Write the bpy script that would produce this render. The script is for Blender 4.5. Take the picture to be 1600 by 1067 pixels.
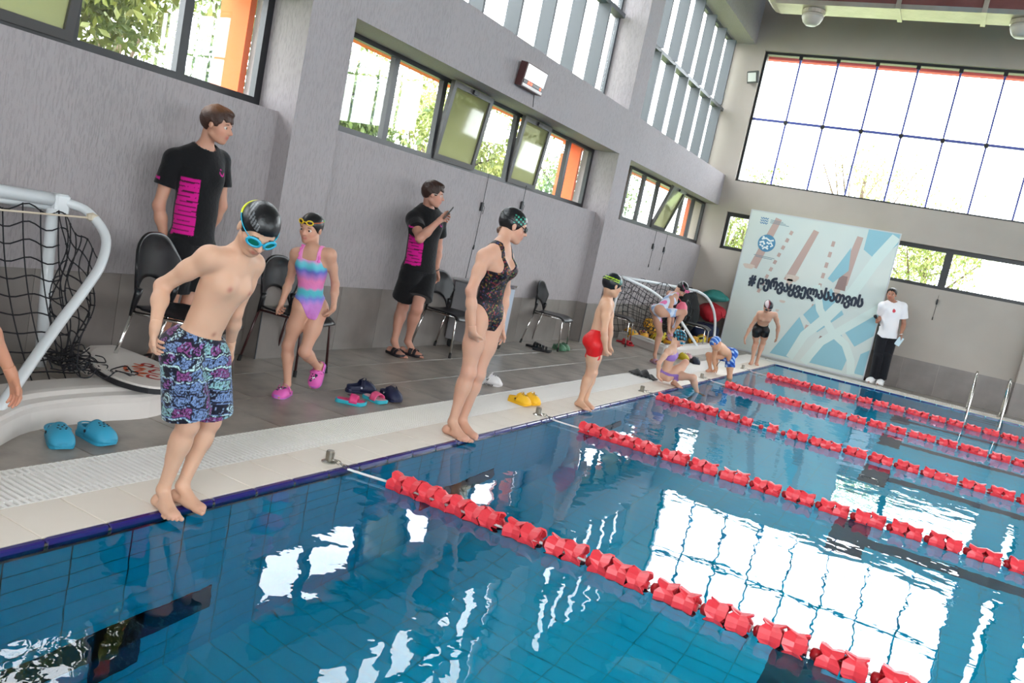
import bpy, bmesh, math, random
import numpy as np
from mathutils import Vector, Matrix, Euler

for o in list(bpy.data.objects):
    bpy.data.objects.remove(o)
scene = bpy.context.scene
col = scene.collection
R = math.radians
RND = random.Random(7)

# ------------------------------------------------------------------ camera
cam_data = bpy.data.cameras.new('camera')
cam_data.sensor_width = 36.0
cam_data.lens = 1268.92 / 1600 * 36.0
cam_data.clip_start = 0.05
cam_data.clip_end = 300
cam = bpy.data.objects.new('camera', cam_data)
col.objects.link(cam)
YAW, PITCH, ROLL = -0.47537, -0.12949, 0.20308
fw = Vector((math.sin(YAW) * math.cos(PITCH), math.cos(YAW) * math.cos(PITCH), math.sin(PITCH)))
r0 = Vector((math.cos(YAW), -math.sin(YAW), 0)); u0 = r0.cross(fw)
rr = r0 * math.cos(ROLL) + u0 * math.sin(ROLL); uu = -r0 * math.sin(ROLL) + u0 * math.cos(ROLL)
m = Matrix((rr, uu, -fw)).transposed().to_4x4()
m.translation = (2.561, 0.0, 1.39)
cam.matrix_world = m
cam_data.dof.use_dof = False
scene.camera = cam

# ------------------------------------------------------------------ sky and exposure
world = bpy.data.worlds.new('sky'); scene.world = world
world.use_nodes = True
bg = world.node_tree.nodes['Background']
bg.inputs[0].default_value = (0.93, 0.96, 1.0, 1)
bg.inputs[1].default_value = 5.2
scene.view_settings.view_transform = 'Standard'
scene.view_settings.look = 'None'
scene.view_settings.gamma = 1.0
scene.view_settings.use_curve_mapping = False
scene.view_settings.exposure = 1.40
scene.cycles.max_bounces = 8
scene.cycles.diffuse_bounces = 5
scene.cycles.glossy_bounces = 4
scene.cycles.transmission_bounces = 4
scene.cycles.transparent_max_bounces = 16
scene.cycles.sample_clamp_indirect = 6.0
scene.cycles.use_denoising = True

def portal(loc, rot, sx, sy):
    """sampling guide for the sky light that comes in through a window opening"""
    l = bpy.data.lights.new('window_portal', 'AREA'); l.shape = 'RECTANGLE'; l.size = sx; l.size_y = sy
    l.cycles.is_portal = True
    o = bpy.data.objects.new('window_portal', l); o.location = loc; o.rotation_euler = rot; col.objects.link(o)

# ------------------------------------------------------------------ materials
def lin(c):
    if isinstance(c, str):
        c = [int(c[i:i + 2], 16) / 255 for i in (0, 2, 4)]
        c = [(x / 12.92 if x < 0.04045 else ((x + 0.055) / 1.055) ** 2.4) for x in c]
    return (c[0], c[1], c[2], 1)

MATS = {}
def mat(name, color, rough=0.5, metal=0.0, spec=0.5, noise=None, bump=None, sss=0, coat=0, emis=None, color2=None, sheen=0):
    """principled; noise=(scale, amount) mottles between color and color2; bump=(scale, strength)"""
    if name in MATS: return MATS[name]
    mt = bpy.data.materials.new(name); mt.use_nodes = True
    nt = mt.node_tree; b = nt.nodes['Principled BSDF']
    b.inputs['Base Color'].default_value = lin(color)
    b.inputs['Roughness'].default_value = rough; b.inputs['Metallic'].default_value = metal
    b.inputs['Specular IOR Level'].default_value = spec
    b.inputs['Coat Weight'].default_value = coat
    if sheen: b.inputs['Sheen Weight'].default_value = sheen
    if sss:
        b.inputs['Subsurface Weight'].default_value = sss
        b.inputs['Subsurface Radius'].default_value = (0.9, 0.35, 0.2)
        b.inputs['Subsurface Scale'].default_value = 0.012
    if emis:
        b.inputs['Emission Color'].default_value = lin(emis[0]); b.inputs['Emission Strength'].default_value = emis[1]
    if noise or bump:
        tc = nt.nodes.new('ShaderNodeTexCoord')
    if noise:
        n = nt.nodes.new('ShaderNodeTexNoise'); n.inputs['Scale'].default_value = noise[0]; n.inputs['Detail'].default_value = 5
        nt.links.new(tc.outputs['Object'], n.inputs['Vector'])
        cr = nt.nodes.new('ShaderNodeValToRGB')
        cr.color_ramp.elements[0].position = 0.5 - noise[1]; cr.color_ramp.elements[1].position = 0.5 + noise[1]
        cr.color_ramp.elements[0].color = lin(color); cr.color_ramp.elements[1].color = lin(color2)
        nt.links.new(n.outputs['Fac'], cr.inputs[0]); nt.links.new(cr.outputs[0], b.inputs['Base Color'])
    if bump:
        n2 = nt.nodes.new('ShaderNodeTexNoise'); n2.inputs['Scale'].default_value = bump[0]; n2.inputs['Detail'].default_value = 3
        nt.links.new(tc.outputs['Object'], n2.inputs['Vector'])
        bp = nt.nodes.new('ShaderNodeBump'); bp.inputs['Strength'].default_value = bump[1]; bp.inputs['Distance'].default_value = 0.01
        nt.links.new(n2.outputs['Fac'], bp.inputs['Height']); nt.links.new(bp.outputs[0], b.inputs['Normal'])
    MATS[name] = mt
    return mt

def N(nt, kind, **kw):
    n = nt.nodes.new(kind)
    for k, v in kw.items():
        if k in n.inputs: n.inputs[k].default_value = v
        else: setattr(n, k, v)
    return n

def plaster_material(name, base, base2, depth):
    """scratched 'bark' render: short drips running down the wall"""
    mt = bpy.data.materials.new(name); mt.use_nodes = True; nt = mt.node_tree; b = nt.nodes['Principled BSDF']
    b.inputs['Roughness'].default_value = 0.85; b.inputs['Specular IOR Level'].default_value = 0.25
    tc = N(nt, 'ShaderNodeTexCoord'); mp = N(nt, 'ShaderNodeMapping'); mp.inputs['Scale'].default_value = (1, 1, 0.17)
    nt.links.new(tc.outputs['Object'], mp.inputs[0])
    n = N(nt, 'ShaderNodeTexNoise', Scale=95.0, Detail=2.0); nt.links.new(mp.outputs[0], n.inputs['Vector'])
    cr = N(nt, 'ShaderNodeValToRGB'); cr.color_ramp.elements[0].position = 0.36; cr.color_ramp.elements[1].position = 0.52
    nt.links.new(n.outputs['Fac'], cr.inputs[0])
    n2 = N(nt, 'ShaderNodeTexNoise', Scale=160.0, Detail=2.0); nt.links.new(tc.outputs['Object'], n2.inputs['Vector'])
    ad = N(nt, 'ShaderNodeMath', operation='MULTIPLY_ADD'); nt.links.new(n2.outputs['Fac'], ad.inputs[0]); ad.inputs[1].default_value = 0.35
    nt.links.new(cr.outputs[0], ad.inputs[2])
    bp = N(nt, 'ShaderNodeBump', Strength=depth, Distance=0.006); nt.links.new(ad.outputs[0], bp.inputs['Height'])
    nt.links.new(bp.outputs[0], b.inputs['Normal'])
    mx = N(nt, 'ShaderNodeMix', data_type='RGBA'); mx.inputs[6].default_value = lin(base2); mx.inputs[7].default_value = lin(base)
    n3 = N(nt, 'ShaderNodeTexNoise', Scale=1.3, Detail=4.0); nt.links.new(tc.outputs['Object'], n3.inputs['Vector'])
    ma = N(nt, 'ShaderNodeMath', operation='MULTIPLY_ADD'); nt.links.new(cr.outputs[0], ma.inputs[0]); ma.inputs[1].default_value = 0.55
    nt.links.new(n3.outputs['Fac'], ma.inputs[2]); nt.links.new(ma.outputs[0], mx.inputs[0])
    nt.links.new(mx.outputs[2], b.inputs['Base Color'])
    MATS[name] = mt
    return mt

plaster = plaster_material('scratched_plaster', '9D9697', '888283', 0.45)
plaster_smooth = mat('smooth_plaster', 'AAA198', 0.85, spec=0.2, noise=(1.2, 0.3), color2='9E958C', bump=(60, 0.08))
ceiling_paint = mat('ceiling_paint', '938D89', 0.9, spec=0.2, noise=(2, 0.3), color2='89837F')
dado_mat = mat('dado_tile_glaze', '7F7873', 0.32, spec=0.45, noise=(2.6, 0.22), color2='69625D', bump=(40, 0.03))
grout = mat('grout', '514D4A', 0.95, spec=0.1)
deck_mat = mat('deck_stone_tile', 'A79D93', 0.34, spec=0.5, noise=(3.2, 0.16), color2='766E67', bump=(45, 0.05))
cream = mat('cream_tile', 'E8DDD0', 0.42, noise=(3, 0.3), color2='DED2C4')
cream_grout = mat('cream_grout', 'CFC3B2', 0.9)
grate_white = mat('white_grate', 'EEEAE5', 0.45)
grate_dark = mat('gutter_dark', '6B6560', 0.8)
purple = mat('cobalt_edge_tile', '2E2568', 0.16, spec=0.6, noise=(3, 0.3), color2='282060')
frame_dark = mat('anthracite_frame', '1C1D20', 0.4, spec=0.5)
frame_grey = mat('grey_aluminium', '4C5054', 0.45, metal=0.0)
frame_blue = mat('blue_grey_mullion', '454E96', 0.4)
orange_paint = mat('orange_facade', 'E8662E', 0.8)
pool_blue = mat('pool_tile_blue', '12DAF5', 0.35, noise=(1.5, 0.3), color2='0ACFF0')
pool_grout = mat('pool_grout', '5CC9DC', 0.9)
pool_navy = mat('pool_tile_navy', '0A1240', 0.3)

def schlick(nt, f0, boost=1.0):
    """reflectance of a thin pane, the same from both sides"""
    lw = N(nt, 'ShaderNodeLayerWeight', Blend=0.5)
    pw = N(nt, 'ShaderNodeMath', operation='POWER'); pw.inputs[1].default_value = 5.0; nt.links.new(lw.outputs['Facing'], pw.inputs[0])
    ma = N(nt, 'ShaderNodeMath', operation='MULTIPLY_ADD', use_clamp=True); ma.inputs[1].default_value = (1 - f0) * boost; ma.inputs[2].default_value = f0 * boost
    nt.links.new(pw.outputs[0], ma.inputs[0])
    return ma

def glass_material(name, f0, tint, rough=0.0, boost=1.0, milk=0.0):
    mt = bpy.data.materials.new(name); mt.use_nodes = True; nt = mt.node_tree
    nt.nodes.remove(nt.nodes['Principled BSDF']); out = nt.nodes['Material Output']
    tr = N(nt, 'ShaderNodeBsdfTransparent'); tr.inputs[0].default_value = lin(tint)
    gl = N(nt, 'ShaderNodeBsdfGlossy'); gl.inputs['Roughness'].default_value = rough; gl.inputs[0].default_value = (1, 1, 1, 1)
    mx = N(nt, 'ShaderNodeMixShader'); fac = schlick(nt, f0, boost)
    src = tr
    if milk:
        df = N(nt, 'ShaderNodeBsdfTranslucent'); df.inputs[0].default_value = (0.30, 0.31, 0.21, 1)
        m2 = N(nt, 'ShaderNodeMixShader'); m2.inputs[0].default_value = milk
        nt.links.new(tr.outputs[0], m2.inputs[1]); nt.links.new(df.outputs[0], m2.inputs[2]); src = m2
    nt.links.new(fac.outputs[0], mx.inputs[0]); nt.links.new(src.outputs[0], mx.inputs[1]); nt.links.new(gl.outputs[0], mx.inputs[2])
    nt.links.new(mx.outputs[0], out.inputs['Surface'])
    MATS[name] = mt
    return mt

def water_material(name, waves, tint):
    """refracting surface with ripples; the tint stands for the light the water soaks up"""
    mt = bpy.data.materials.new(name); mt.use_nodes = True; nt = mt.node_tree
    nt.nodes.remove(nt.nodes['Principled BSDF']); out = nt.nodes['Material Output']
    rf = N(nt, 'ShaderNodeBsdfRefraction', IOR=1.33, Roughness=0.0); rf.inputs[0].default_value = lin(tint)
    gl = N(nt, 'ShaderNodeBsdfGlossy', Roughness=0.0); gl.inputs[0].default_value = (1, 1, 1, 1)
    fr = N(nt, 'ShaderNodeFresnel', IOR=1.33); mx = N(nt, 'ShaderNodeMixShader')
    tc = N(nt, 'ShaderNodeTexCoord'); acc = None
    for sc, st in waves:
        n = N(nt, 'ShaderNodeTexNoise', Scale=sc, Detail=2.0); nt.links.new(tc.outputs['Object'], n.inputs['Vector'])
        m_ = N(nt, 'ShaderNodeMath', operation='MULTIPLY'); m_.inputs[1].default_value = st; nt.links.new(n.outputs['Fac'], m_.inputs[0])
        if acc is None: acc = m_
        else:
            a_ = N(nt, 'ShaderNodeMath', operation='ADD'); nt.links.new(acc.outputs[0], a_.inputs[0]); nt.links.new(m_.outputs[0], a_.inputs[1]); acc = a_
    # calm and lively patches
    n = N(nt, 'ShaderNodeTexNoise', Scale=0.45, Detail=1.0); nt.links.new(tc.outputs['Object'], n.inputs['Vector'])
    rp = N(nt, 'ShaderNodeMapRange'); rp.inputs[1].default_value = .38; rp.inputs[2].default_value = .62; rp.inputs[3].default_value = .35; rp.inputs[4].default_value = 1.0
    nt.links.new(n.outputs['Fac'], rp.inputs[0])
    bp = N(nt, 'ShaderNodeBump', Distance=0.02); nt.links.new(acc.outputs[0], bp.inputs['Height']); nt.links.new(rp.outputs[0], bp.inputs['Strength'])
    for t_ in (rf, gl, fr): nt.links.new(bp.outputs[0], t_.inputs['Normal'])
    nt.links.new(fr.outputs[0], mx.inputs[0]); nt.links.new(rf.outputs[0], mx.inputs[1]); nt.links.new(gl.outputs[0], mx.inputs[2])
    nt.links.new(mx.outputs[0], out.inputs['Surface'])
    MATS[name] = mt
    return mt

pane_mat = glass_material('window_glass', 0.04, (0.94, 0.96, 0.96), boost=1.3)
frosted_mat = glass_material('frosted_film_glass', 0.04, (0.34, 0.35, 0.27), rough=0.05, boost=1.3, milk=0.6)
water_mat = water_material('pool_water', [(1.1, 0.42), (5.0, 0.15), (13.0, 0.022)], (0.12, 0.93, 1.0))

# ------------------------------------------------------------------ mesh helpers
class MB:
    """collects shapes; build() links them as one mesh object"""
    def __init__(self): self.v = []; self.f = []; self.mi = []; self.cur = 0
    def add(self, vs, fs):
        b = len(self.v); self.v += [tuple(x) for x in vs]
        for f in fs: self.f.append(tuple(i + b for i in f)); self.mi.append(self.cur)
        return self
    def box(self, x0, x1, y0, y1, z0, z1):
        return self.add([(x0, y0, z0), (x1, y0, z0), (x1, y1, z0), (x0, y1, z0), (x0, y0, z1), (x1, y0, z1), (x1, y1, z1), (x0, y1, z1)],
                        [(0, 3, 2, 1), (4, 5, 6, 7), (0, 1, 5, 4), (1, 2, 6, 5), (2, 3, 7, 6), (3, 0, 4, 7)])
    def bbox(self, x0, x1, y0, y1, z0, z1, b):
        """box with chamfered vertical edges and top rim"""
        pts = [(x0 + b, y0), (x1 - b, y0), (x1, y0 + b), (x1, y1 - b), (x1 - b, y1), (x0 + b, y1), (x0, y1 - b), (x0, y0 + b)]
        cx, cy = (x0 + x1) / 2, (y0 + y1) / 2
        sx = max(0.0, 1 - 2 * b / (x1 - x0)); sy = max(0.0, 1 - 2 * b / (y1 - y0))
        vs = [(x, y, z0) for x, y in pts] + [(x, y, z1 - b) for x, y in pts] + [(cx + (x - cx) * sx, cy + (y - cy) * sy, z1) for x, y in pts]
        fs = [tuple(range(7, -1, -1)), tuple(range(16, 24))]
        for k in (0, 8):
            fs += [(k + i, k + (i + 1) % 8, k + 8 + (i + 1) % 8, k + 8 + i) for i in range(8)]
        return self.add(vs, fs)
    def tube(self, pts, r, n=8, closed=False, caps=True, flat=None):
        pts = [Vector(p) for p in pts]; rs = r if isinstance(r, (list, tuple)) else [r] * len(pts)
        L = len(pts); rings = []; prev = None
        for i, p in enumerate(pts):
            a = pts[i - 1] if (i > 0 or closed) else p; c_ = pts[(i + 1) % L] if (i < L - 1 or closed) else p
            t = (c_ - a).normalized()
            if prev is None:
                up = Vector((0, 0, 1)) if abs(t.z) < 0.9 else Vector((1, 0, 0))
                nx = t.cross(up).normalized()
            else:
                nx = (prev - t * prev.dot(t)).normalized()
            prev = nx; ny = t.cross(nx)
            fl = flat if flat else 1.0
            rings.append([p + nx * math.cos(2 * math.pi * k / n) * rs[i] + ny * math.sin(2 * math.pi * k / n) * rs[i] * fl for k in range(n)])
        vs = [v for rg in rings for v in rg]; fs = []
        for i in range(L if closed else L - 1):
            a = i * n; b = ((i + 1) % L) * n
            fs += [(a + k, a + (k + 1) % n, b + (k + 1) % n, b + k) for k in range(n)]
        if caps and not closed:
            fs.append(tuple(range(n - 1, -1, -1))); fs.append(tuple((L - 1) * n + k for k in range(n)))
        return self.add(vs, fs)
    def lathe(self, prof, n=16, M=None):
        """prof: list of (r, z)"""
        vs = []; fs = []
        for r, z in prof:
            for k in range(n): vs.append(Vector((r * math.cos(2 * math.pi * k / n), r * math.sin(2 * math.pi * k / n), z)))
        for i in range(len(prof) - 1):
            fs += [(i * n + k, i * n + (k + 1) % n, (i + 1) * n + (k + 1) % n, (i + 1) * n + k) for k in range(n)]
        if prof[0][0] > 1e-4: fs.append(tuple(range(n - 1, -1, -1)))
        if prof[-1][0] > 1e-4: fs.append(tuple((len(prof) - 1) * n + k for k in range(n)))
        if M is not None: vs = [M @ v for v in vs]
        return self.add(vs, fs)
    def grid(self, fn, nu, nv, flip=False):
        vs = [fn(i / nu, j / nv) for i in range(nu + 1) for j in range(nv + 1)]; fs = []
        for i in range(nu):
            for j in range(nv):
                q = (i * (nv + 1) + j, (i + 1) * (nv + 1) + j, (i + 1) * (nv + 1) + j + 1, i * (nv + 1) + j + 1)
                fs.append(q[::-1] if flip else q)
        return self.add(vs, fs)
    def prism(self, poly, z0, z1, M=None):
        n = len(poly); vs = [Vector((x, y, z0)) for x, y in poly] + [Vector((x, y, z1)) for x, y in poly]
        fs = [tuple(range(n - 1, -1, -1)), tuple(range(n, 2 * n))] + [(i, (i + 1) % n, n + (i + 1) % n, n + i) for i in range(n)]
        if M is not None: vs = [M @ v for v in vs]
        return self.add(vs, fs)
    def build(self, name, material, parent=None, smooth=False, world=True, solid=None, sub=0, bevel=0):
        me = bpy.data.meshes.new(name)
        off = Vector((0, 0, 0))
        if parent is not None and world: off = world_loc(parent)
        me.from_pydata([tuple(Vector(v) - off) for v in self.v], [], self.f)
        ms = material if isinstance(material, (list, tuple)) else [material]
        for m_ in ms: me.materials.append(m_)
        if len(ms) > 1: me.polygons.foreach_set('material_index', self.mi)
        if smooth: me.polygons.foreach_set('use_smooth', [True] * len(me.polygons))
        me.update()
        o = bpy.data.objects.new(name, me); col.objects.link(o)
        if parent is not None: o.parent = parent
        if solid:
            md = o.modifiers.new('thickness', 'SOLIDIFY'); md.thickness = solid; md.offset = 0
        if bevel:
            md = o.modifiers.new('bevel', 'BEVEL'); md.width = bevel; md.segments = 2; md.limit_method = 'ANGLE'
        if sub:
            md = o.modifiers.new('subd', 'SUBSURF'); md.levels = sub; md.render_levels = sub
        return o

def world_loc(o):
    v = Vector(o.location)
    while o.parent is not None:
        o = o.parent; v = v + Vector(o.location)
    return v

def tag(o, label=None, cat=None, group=None, kind=None):
    if label: o['label'] = label
    if cat: o['category'] = cat
    if group: o['group'] = group
    if kind: o['kind'] = kind
    return o

def empty(name, loc, rz=0.0):
    o = bpy.data.objects.new(name, None); o.location = loc; o.rotation_euler = (0, 0, rz)
    o.empty_display_size = 0.1
    col.objects.link(o)
    return o

def copy_tree(o, parent=None):
    c = o.copy(); col.objects.link(c)
    if parent is not None: c.parent = parent
    for ch in o.children: copy_tree(ch, c)
    return c

def piece(me, name, parent, loc):
    o = bpy.data.objects.new(name, me); o.location = loc; o.parent = parent; col.objects.link(o); return o

def struct(name, mb, m_, label=None, parent=None, **kw):
    o = mb.build(name, m_, parent, **kw)
    o['kind'] = 'structure'
    if label: o['label'] = label
    return o

# ================================================================== THE SETTING
XF, XP = -2.14, -2.31            # faces of the left wall's frame and of its recessed panels
XO = -2.72                       # outer face
YE = 17.15                       # end wall face
XR = 27.0                        # right wall face
YB = -5.0                        # wall behind the camera
ZC = 7.4
COLS = [(-1.74, -1.23), (4.77, 5.28), (11.28, 11.79)]
BAYS = [(-1.23, 4.77), (5.28, 11.28), (11.79, YE)]

# ---- left wall
w = MB()
for a, b in COLS: w.box(XO, XF, a, b, 0, ZC)
w.box(XO, XF, YB - 0.5, COLS[0][0], 0, ZC)
for a, b in BAYS:
    w.box(XO, XP, a, b, 0, 1.95)
    w.box(XO, XF, a, b, 2.84, 3.47)
    w.box(XO, XF, a, b, 6.15, ZC)
wall_left = struct('wall_left', w, plaster, 'grey scratched plaster wall with columns and recessed window bays')

# ---- end wall
w = MB()
w.box(XO, XR + 0.5, YE, YE + 0.45, 0, 1.97)
w.box(XO, XR + 0.5, YE, YE + 0.45, 2.74, 3.39)
w.box(XO, XR + 0.5, YE, YE + 0.45, 6.05, ZC)
for a, b in ((XO, -1.93), (4.6, 5.1), (11.2, 11.7), (15.8, XR + .5)):
    w.box(a, b, YE, YE + 0.45, 1.97, 2.74); w.box(a, b, YE, YE + 0.45, 3.39, 6.05)
w.box(3.88, 4.38, YE - 0.17, YE, 0, ZC)
wall_end = struct('wall_end', w, plaster_smooth, 'smooth grey end wall below and between the big windows')

# ---- right wall and the wall behind the camera, with window bands of their own
w = MB()
w.box(XR, XR + 0.5, YB - 0.5, YE + 0.45, 0, 2.0); w.box(XR, XR + 0.5, YB - 0.5, YE + 0.45, 6.1, ZC)
for a in (-5.5, -1.7, 4.8, 11.3, 16.9): w.box(XR, XR + 0.5, a, a + 0.6, 2.0, 6.1)
wall_right = struct('wall_right', w, plaster_smooth)
w = MB()
w.box(XO, XR + 0.5, YB - 0.5, YB, 0, 1.2); w.box(XO, XR + 0.5, YB - 0.5, YB, 6.1, ZC)
w.box(XO, 3.2, YB - .5, YB, 1.2, 6.1)
for a in (9.8, 16.4, 23.0, 26.9): w.box(a, a + 0.6, YB - 0.5, YB, 1.2, 6.1)
wall_back = struct('wall_back', w, plaster_smooth)
ceiling = struct('ceiling', MB().box(XO, XR + 0.5, YB - 0.5, YE + 0.45, ZC, ZC + 0.2), ceiling_paint)

# ---- pool basin: sloping floor, walls, lane markings and the tile field
PX1, PY0, PY1 = 25.0, 1.1, 15.74
def zf(y): return -(1.25 + 0.062 * y)
w = MB()
w.add([(0, PY0, zf(PY0)), (PX1, PY0, zf(PY0)), (PX1, PY1, zf(PY1)), (0, PY1, zf(PY1))], [(0, 1, 2, 3)])
w.add([(0, PY0, -.03), (0, PY1, -.03), (0, PY1, zf(PY1)), (0, PY0, zf(PY0))], [(0, 1, 2, 3)])
w.add([(PX1, PY0, 0), (PX1, PY1, 0), (PX1, PY1, zf(PY1)), (PX1, PY0, zf(PY0))], [(3, 2, 1, 0)])
w.add([(0, PY1, 0), (PX1, PY1, 0), (PX1, PY1, zf(PY1)), (0, PY1, zf(PY1))], [(0, 1, 2, 3)])
w.add([(0, PY0, 0), (PX1, PY0, 0), (PX1, PY0, zf(PY0)), (0, PY0, zf(PY0))], [(3, 2, 1, 0)])
pool = struct('pool_basin', w, pool_grout, 'turquoise tiled swimming pool basin')
w = MB(); e = 0.006
nx, ny = 36, 117
ts = (PY1 - PY0) / ny
for i in range(nx):
    for j in range(ny):
        x0 = i * 0.25 + e / 2; y0 = PY0 + j * ts + e / 2; x1 = x0 + 0.25 - e; y1 = y0 + ts - e
        w.add([(x0, y0, zf(y0) + .006), (x1, y0, zf(y0) + .006), (x1, y1, zf(y1) + .006), (x0, y1, zf(y1) + .006)], [(0, 1, 2, 3)])
for j in range(ny // 2):
    for k in range(20):
        y0 = PY0 + j * 0.25 + e / 2; y1 = y0 + .25 - e; z1 = -0.07 - k * 0.125 - e / 2; z0 = max(z1 - .125 + e, zf(y1))
        if z1 < zf(y1): break
        w.add([(.006, y0, z0), (.006, y1, z0), (.006, y1, z1), (.006, y0, z1)], [(0, 1, 2, 3)])
for i in range(nx):
    for k in range(20):
        x0 = i * .25 + e / 2; x1 = x0 + .25 - e; z1 = -.07 - k * .125 - e / 2; z0 = max(z1 - .125 + e, zf(PY1))
        if z1 < zf(PY1): break
        w.add([(x0, PY1 - .006, z0), (x1, PY1 - .006, z0), (x1, PY1 - .006, z1), (x0, PY1 - .006, z1)], [(3, 2, 1, 0)])
tag(w.build('tile_field', pool_blue, pool), kind='stuff')
LANES = [2.1, 4.63, 7.18, 9.7, 12.2, 14.65]
for ly in LANES:
    m_ = MB(); q = 0.012
    m_.add([(2.15, ly - .5, zf(ly - .5) + q), (2.42, ly - .5, zf(ly - .5) + q), (2.42, ly + .5, zf(ly + .5) + q), (2.15, ly + .5, zf(ly + .5) + q)], [(0, 1, 2, 3)])
    m_.add([(2.42, ly - .125, zf(ly - .125) + q), (22.8, ly - .125, zf(ly - .125) + q), (22.8, ly + .125, zf(ly + .125) + q), (2.42, ly + .125, zf(ly + .125) + q)], [(0, 1, 2, 3)])
    m_.build('lane_line', pool_navy, pool)
    m_ = MB()
    m_.box(0.006, .013, ly - .46, ly + .46, -1.08, -0.88)
    m_.box(0.006, .013, ly - .11, ly + .11, -1.25, -0.88)
    m_.build('wall_target', pool_navy, pool)

# ---- water surface
w = MB(); w.add([(0.001, PY0, -.020), (PX1, PY0, -.020), (PX1, PY1, -.020), (.001, PY1, -.020)], [(0, 1, 2, 3)])
water = w.build('pool_water', water_mat)
tag(water, 'clear turquoise water filling the swimming pool', 'water', kind='structure')

# ---- deck: slab, stone tiles, gutter grate, cream coping and cobalt edge tiles
w = MB()
w.box(XO, -0.69, YB - .5, YE + .2, -.5, -.006)
w.box(-0.69, -0.325, YB - .5, 16.45, -.5, -.18)
w.box(-0.325, -0.03, YB - .5, PY1 + .3, -.5, -.006)
w.box(-0.03, 0, YB - .5, PY1 + .03, -.5, -.012)
w.box(0, XR + .5, YB - .5, PY0, -.5, 0)
w.box(PX1, XR + .5, PY0, YE + .2, -.5, 0)
w.box(-0.03, PX1, PY1, PY1 + .03, -.5, -.012); w.box(-.325, PX1, PY1 + .03, PY1 + .33, -.5, -.006)
w.box(-.69, PX1, PY1 + .33, PY1 + .70, -.5, -.18); w.box(-.69, XR, PY1 + .70, YE + .2, -.5, -.006)
floor = struct('floor', w, grout, 'wet grey stone tiled pool deck with white gutter grate')

cb = MB(); cb.box(-.326, -.0305, .2, PY1 + .03, -.02, -.0035); cb.box(-.326, PX1, PY1 + .031, PY1 + .331, -.02, -.0035); cb.build('coping_bed', cream_grout, floor)
def pieces(name, m_, dims, spots, parent=floor, bev=0.003):
    me = None
    for s in spots:
        if me is None:
            b = MB().bbox(0, dims[0], 0, dims[1], -dims[2], 0, bev); o0 = b.build(name, m_, parent, world=False); me = o0.data; o0.location = s
        else: piece(me, name, parent, s)
spots = []
for i in range(3):
    for j in range(-2, 29):
        spots.append((-2.31 + i * .54 + .002, j * .6 + (.3 if i % 2 else 0) + .002, 0))
pieces('deck_tile', deck_mat, (.536, .596, .012), [s for s in spots if s[1] > -1.3])
pieces('deck_tile', deck_mat, (.596, .70, .012), [(-.68 + k * .6, PY1 + .705, 0) for k in range(10)])
pieces('coping_tile', cream, (.29, .246, .012), [(-.322, .752 + k * .25, 0) for k in range(61)], bev=.002)
pieces('coping_tile', cream, (.246, .29, .012), [(-.03 + k * .25, PY1 + .034, 0) for k in range(24)], bev=.002)
pieces('edge_tile', purple, (.03, .245, .055), [(-.0285, .7525 + k * .25, .001) for k in range(60)], bev=.006)
pieces('edge_tile', purple, (.245, .03, .055), [(.0025 + k * .25, PY1 - .0015, .001) for k in range(24)], bev=.006)
g = MB()
y = .2
while y < PY1 + .68:
    g.box(-.688, -.327, y, y + .0155, -.03, 0); y += .030
for xx in (-.688, -.63, -.39, -.335): g.box(xx, xx + .009, .2, PY1 + .68, -.028, -.001)
tag(g.build('gutter_grate', grate_white, floor), 'white slatted gutter grate', kind='stuff')
g = MB(); x = -.3
while x < 6.5:
    g.box(x, x + .017, PY1 + .335, PY1 + .695, -.03, 0); x += .030
for yy in (PY1 + .335, PY1 + .5, PY1 + .685): g.box(-.3, 6.5, yy, yy + .009, -.028, -.001)
tag(g.build('gutter_grate', grate_white, floor), kind='stuff')

# ---- dado tiles on the walls
def dado(parent, axis, plane, a, b, sgn, step=.6):
    n = max(1, round((b - a) / step)); s = (b - a) / n
    t = .009; me = None
    for k in range(n):
        p0 = a + k * s + .0015; L = s - .003
        if me is None:
            m_ = MB()
            if axis == 'y': m_.box(min(0, sgn * t), max(0, sgn * t), 0, L, 0, .598)
            else: m_.box(0, L, min(0, sgn * t), max(0, sgn * t), 0, .598)
            o = m_.build('dado_tile', dado_mat, parent, world=False); me = o.data
            o.location = (plane, p0, .001) if axis == 'y' else (p0, plane, .001)
        else: piece(me, 'dado_tile', parent, (plane, p0, .001) if axis == 'y' else (p0, plane, .001))
for a, b in BAYS: dado(wall_left, 'y', XP, max(a, -.5), b, 1)
for a, b in COLS[1:]: dado(wall_left, 'y', XF, a, b, 1)
for a, b in COLS[1:]:
    dado(wall_left, 'x', a, XP + .01, XF + .009, -1, .2); dado(wall_left, 'x', b, XP + .01, XF + .009, 1, .2)
    for yy in (a - .009, b + .001):
        MB().box(XF + .002, XF + .012, yy, yy + .008, 0, .6).build('corner_trim', frame_grey, wall_left)
dado(wall_end, 'x', YE, XP + .01, 3.88, -1); dado(wall_end, 'x', YE, 4.38, 6.2, -1)
dado(wall_end, 'x', YE - .17, 3.88, 4.38, -1); dado(wall_end, 'y', 3.88, YE - .17, YE - .01, -1, .2)

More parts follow.
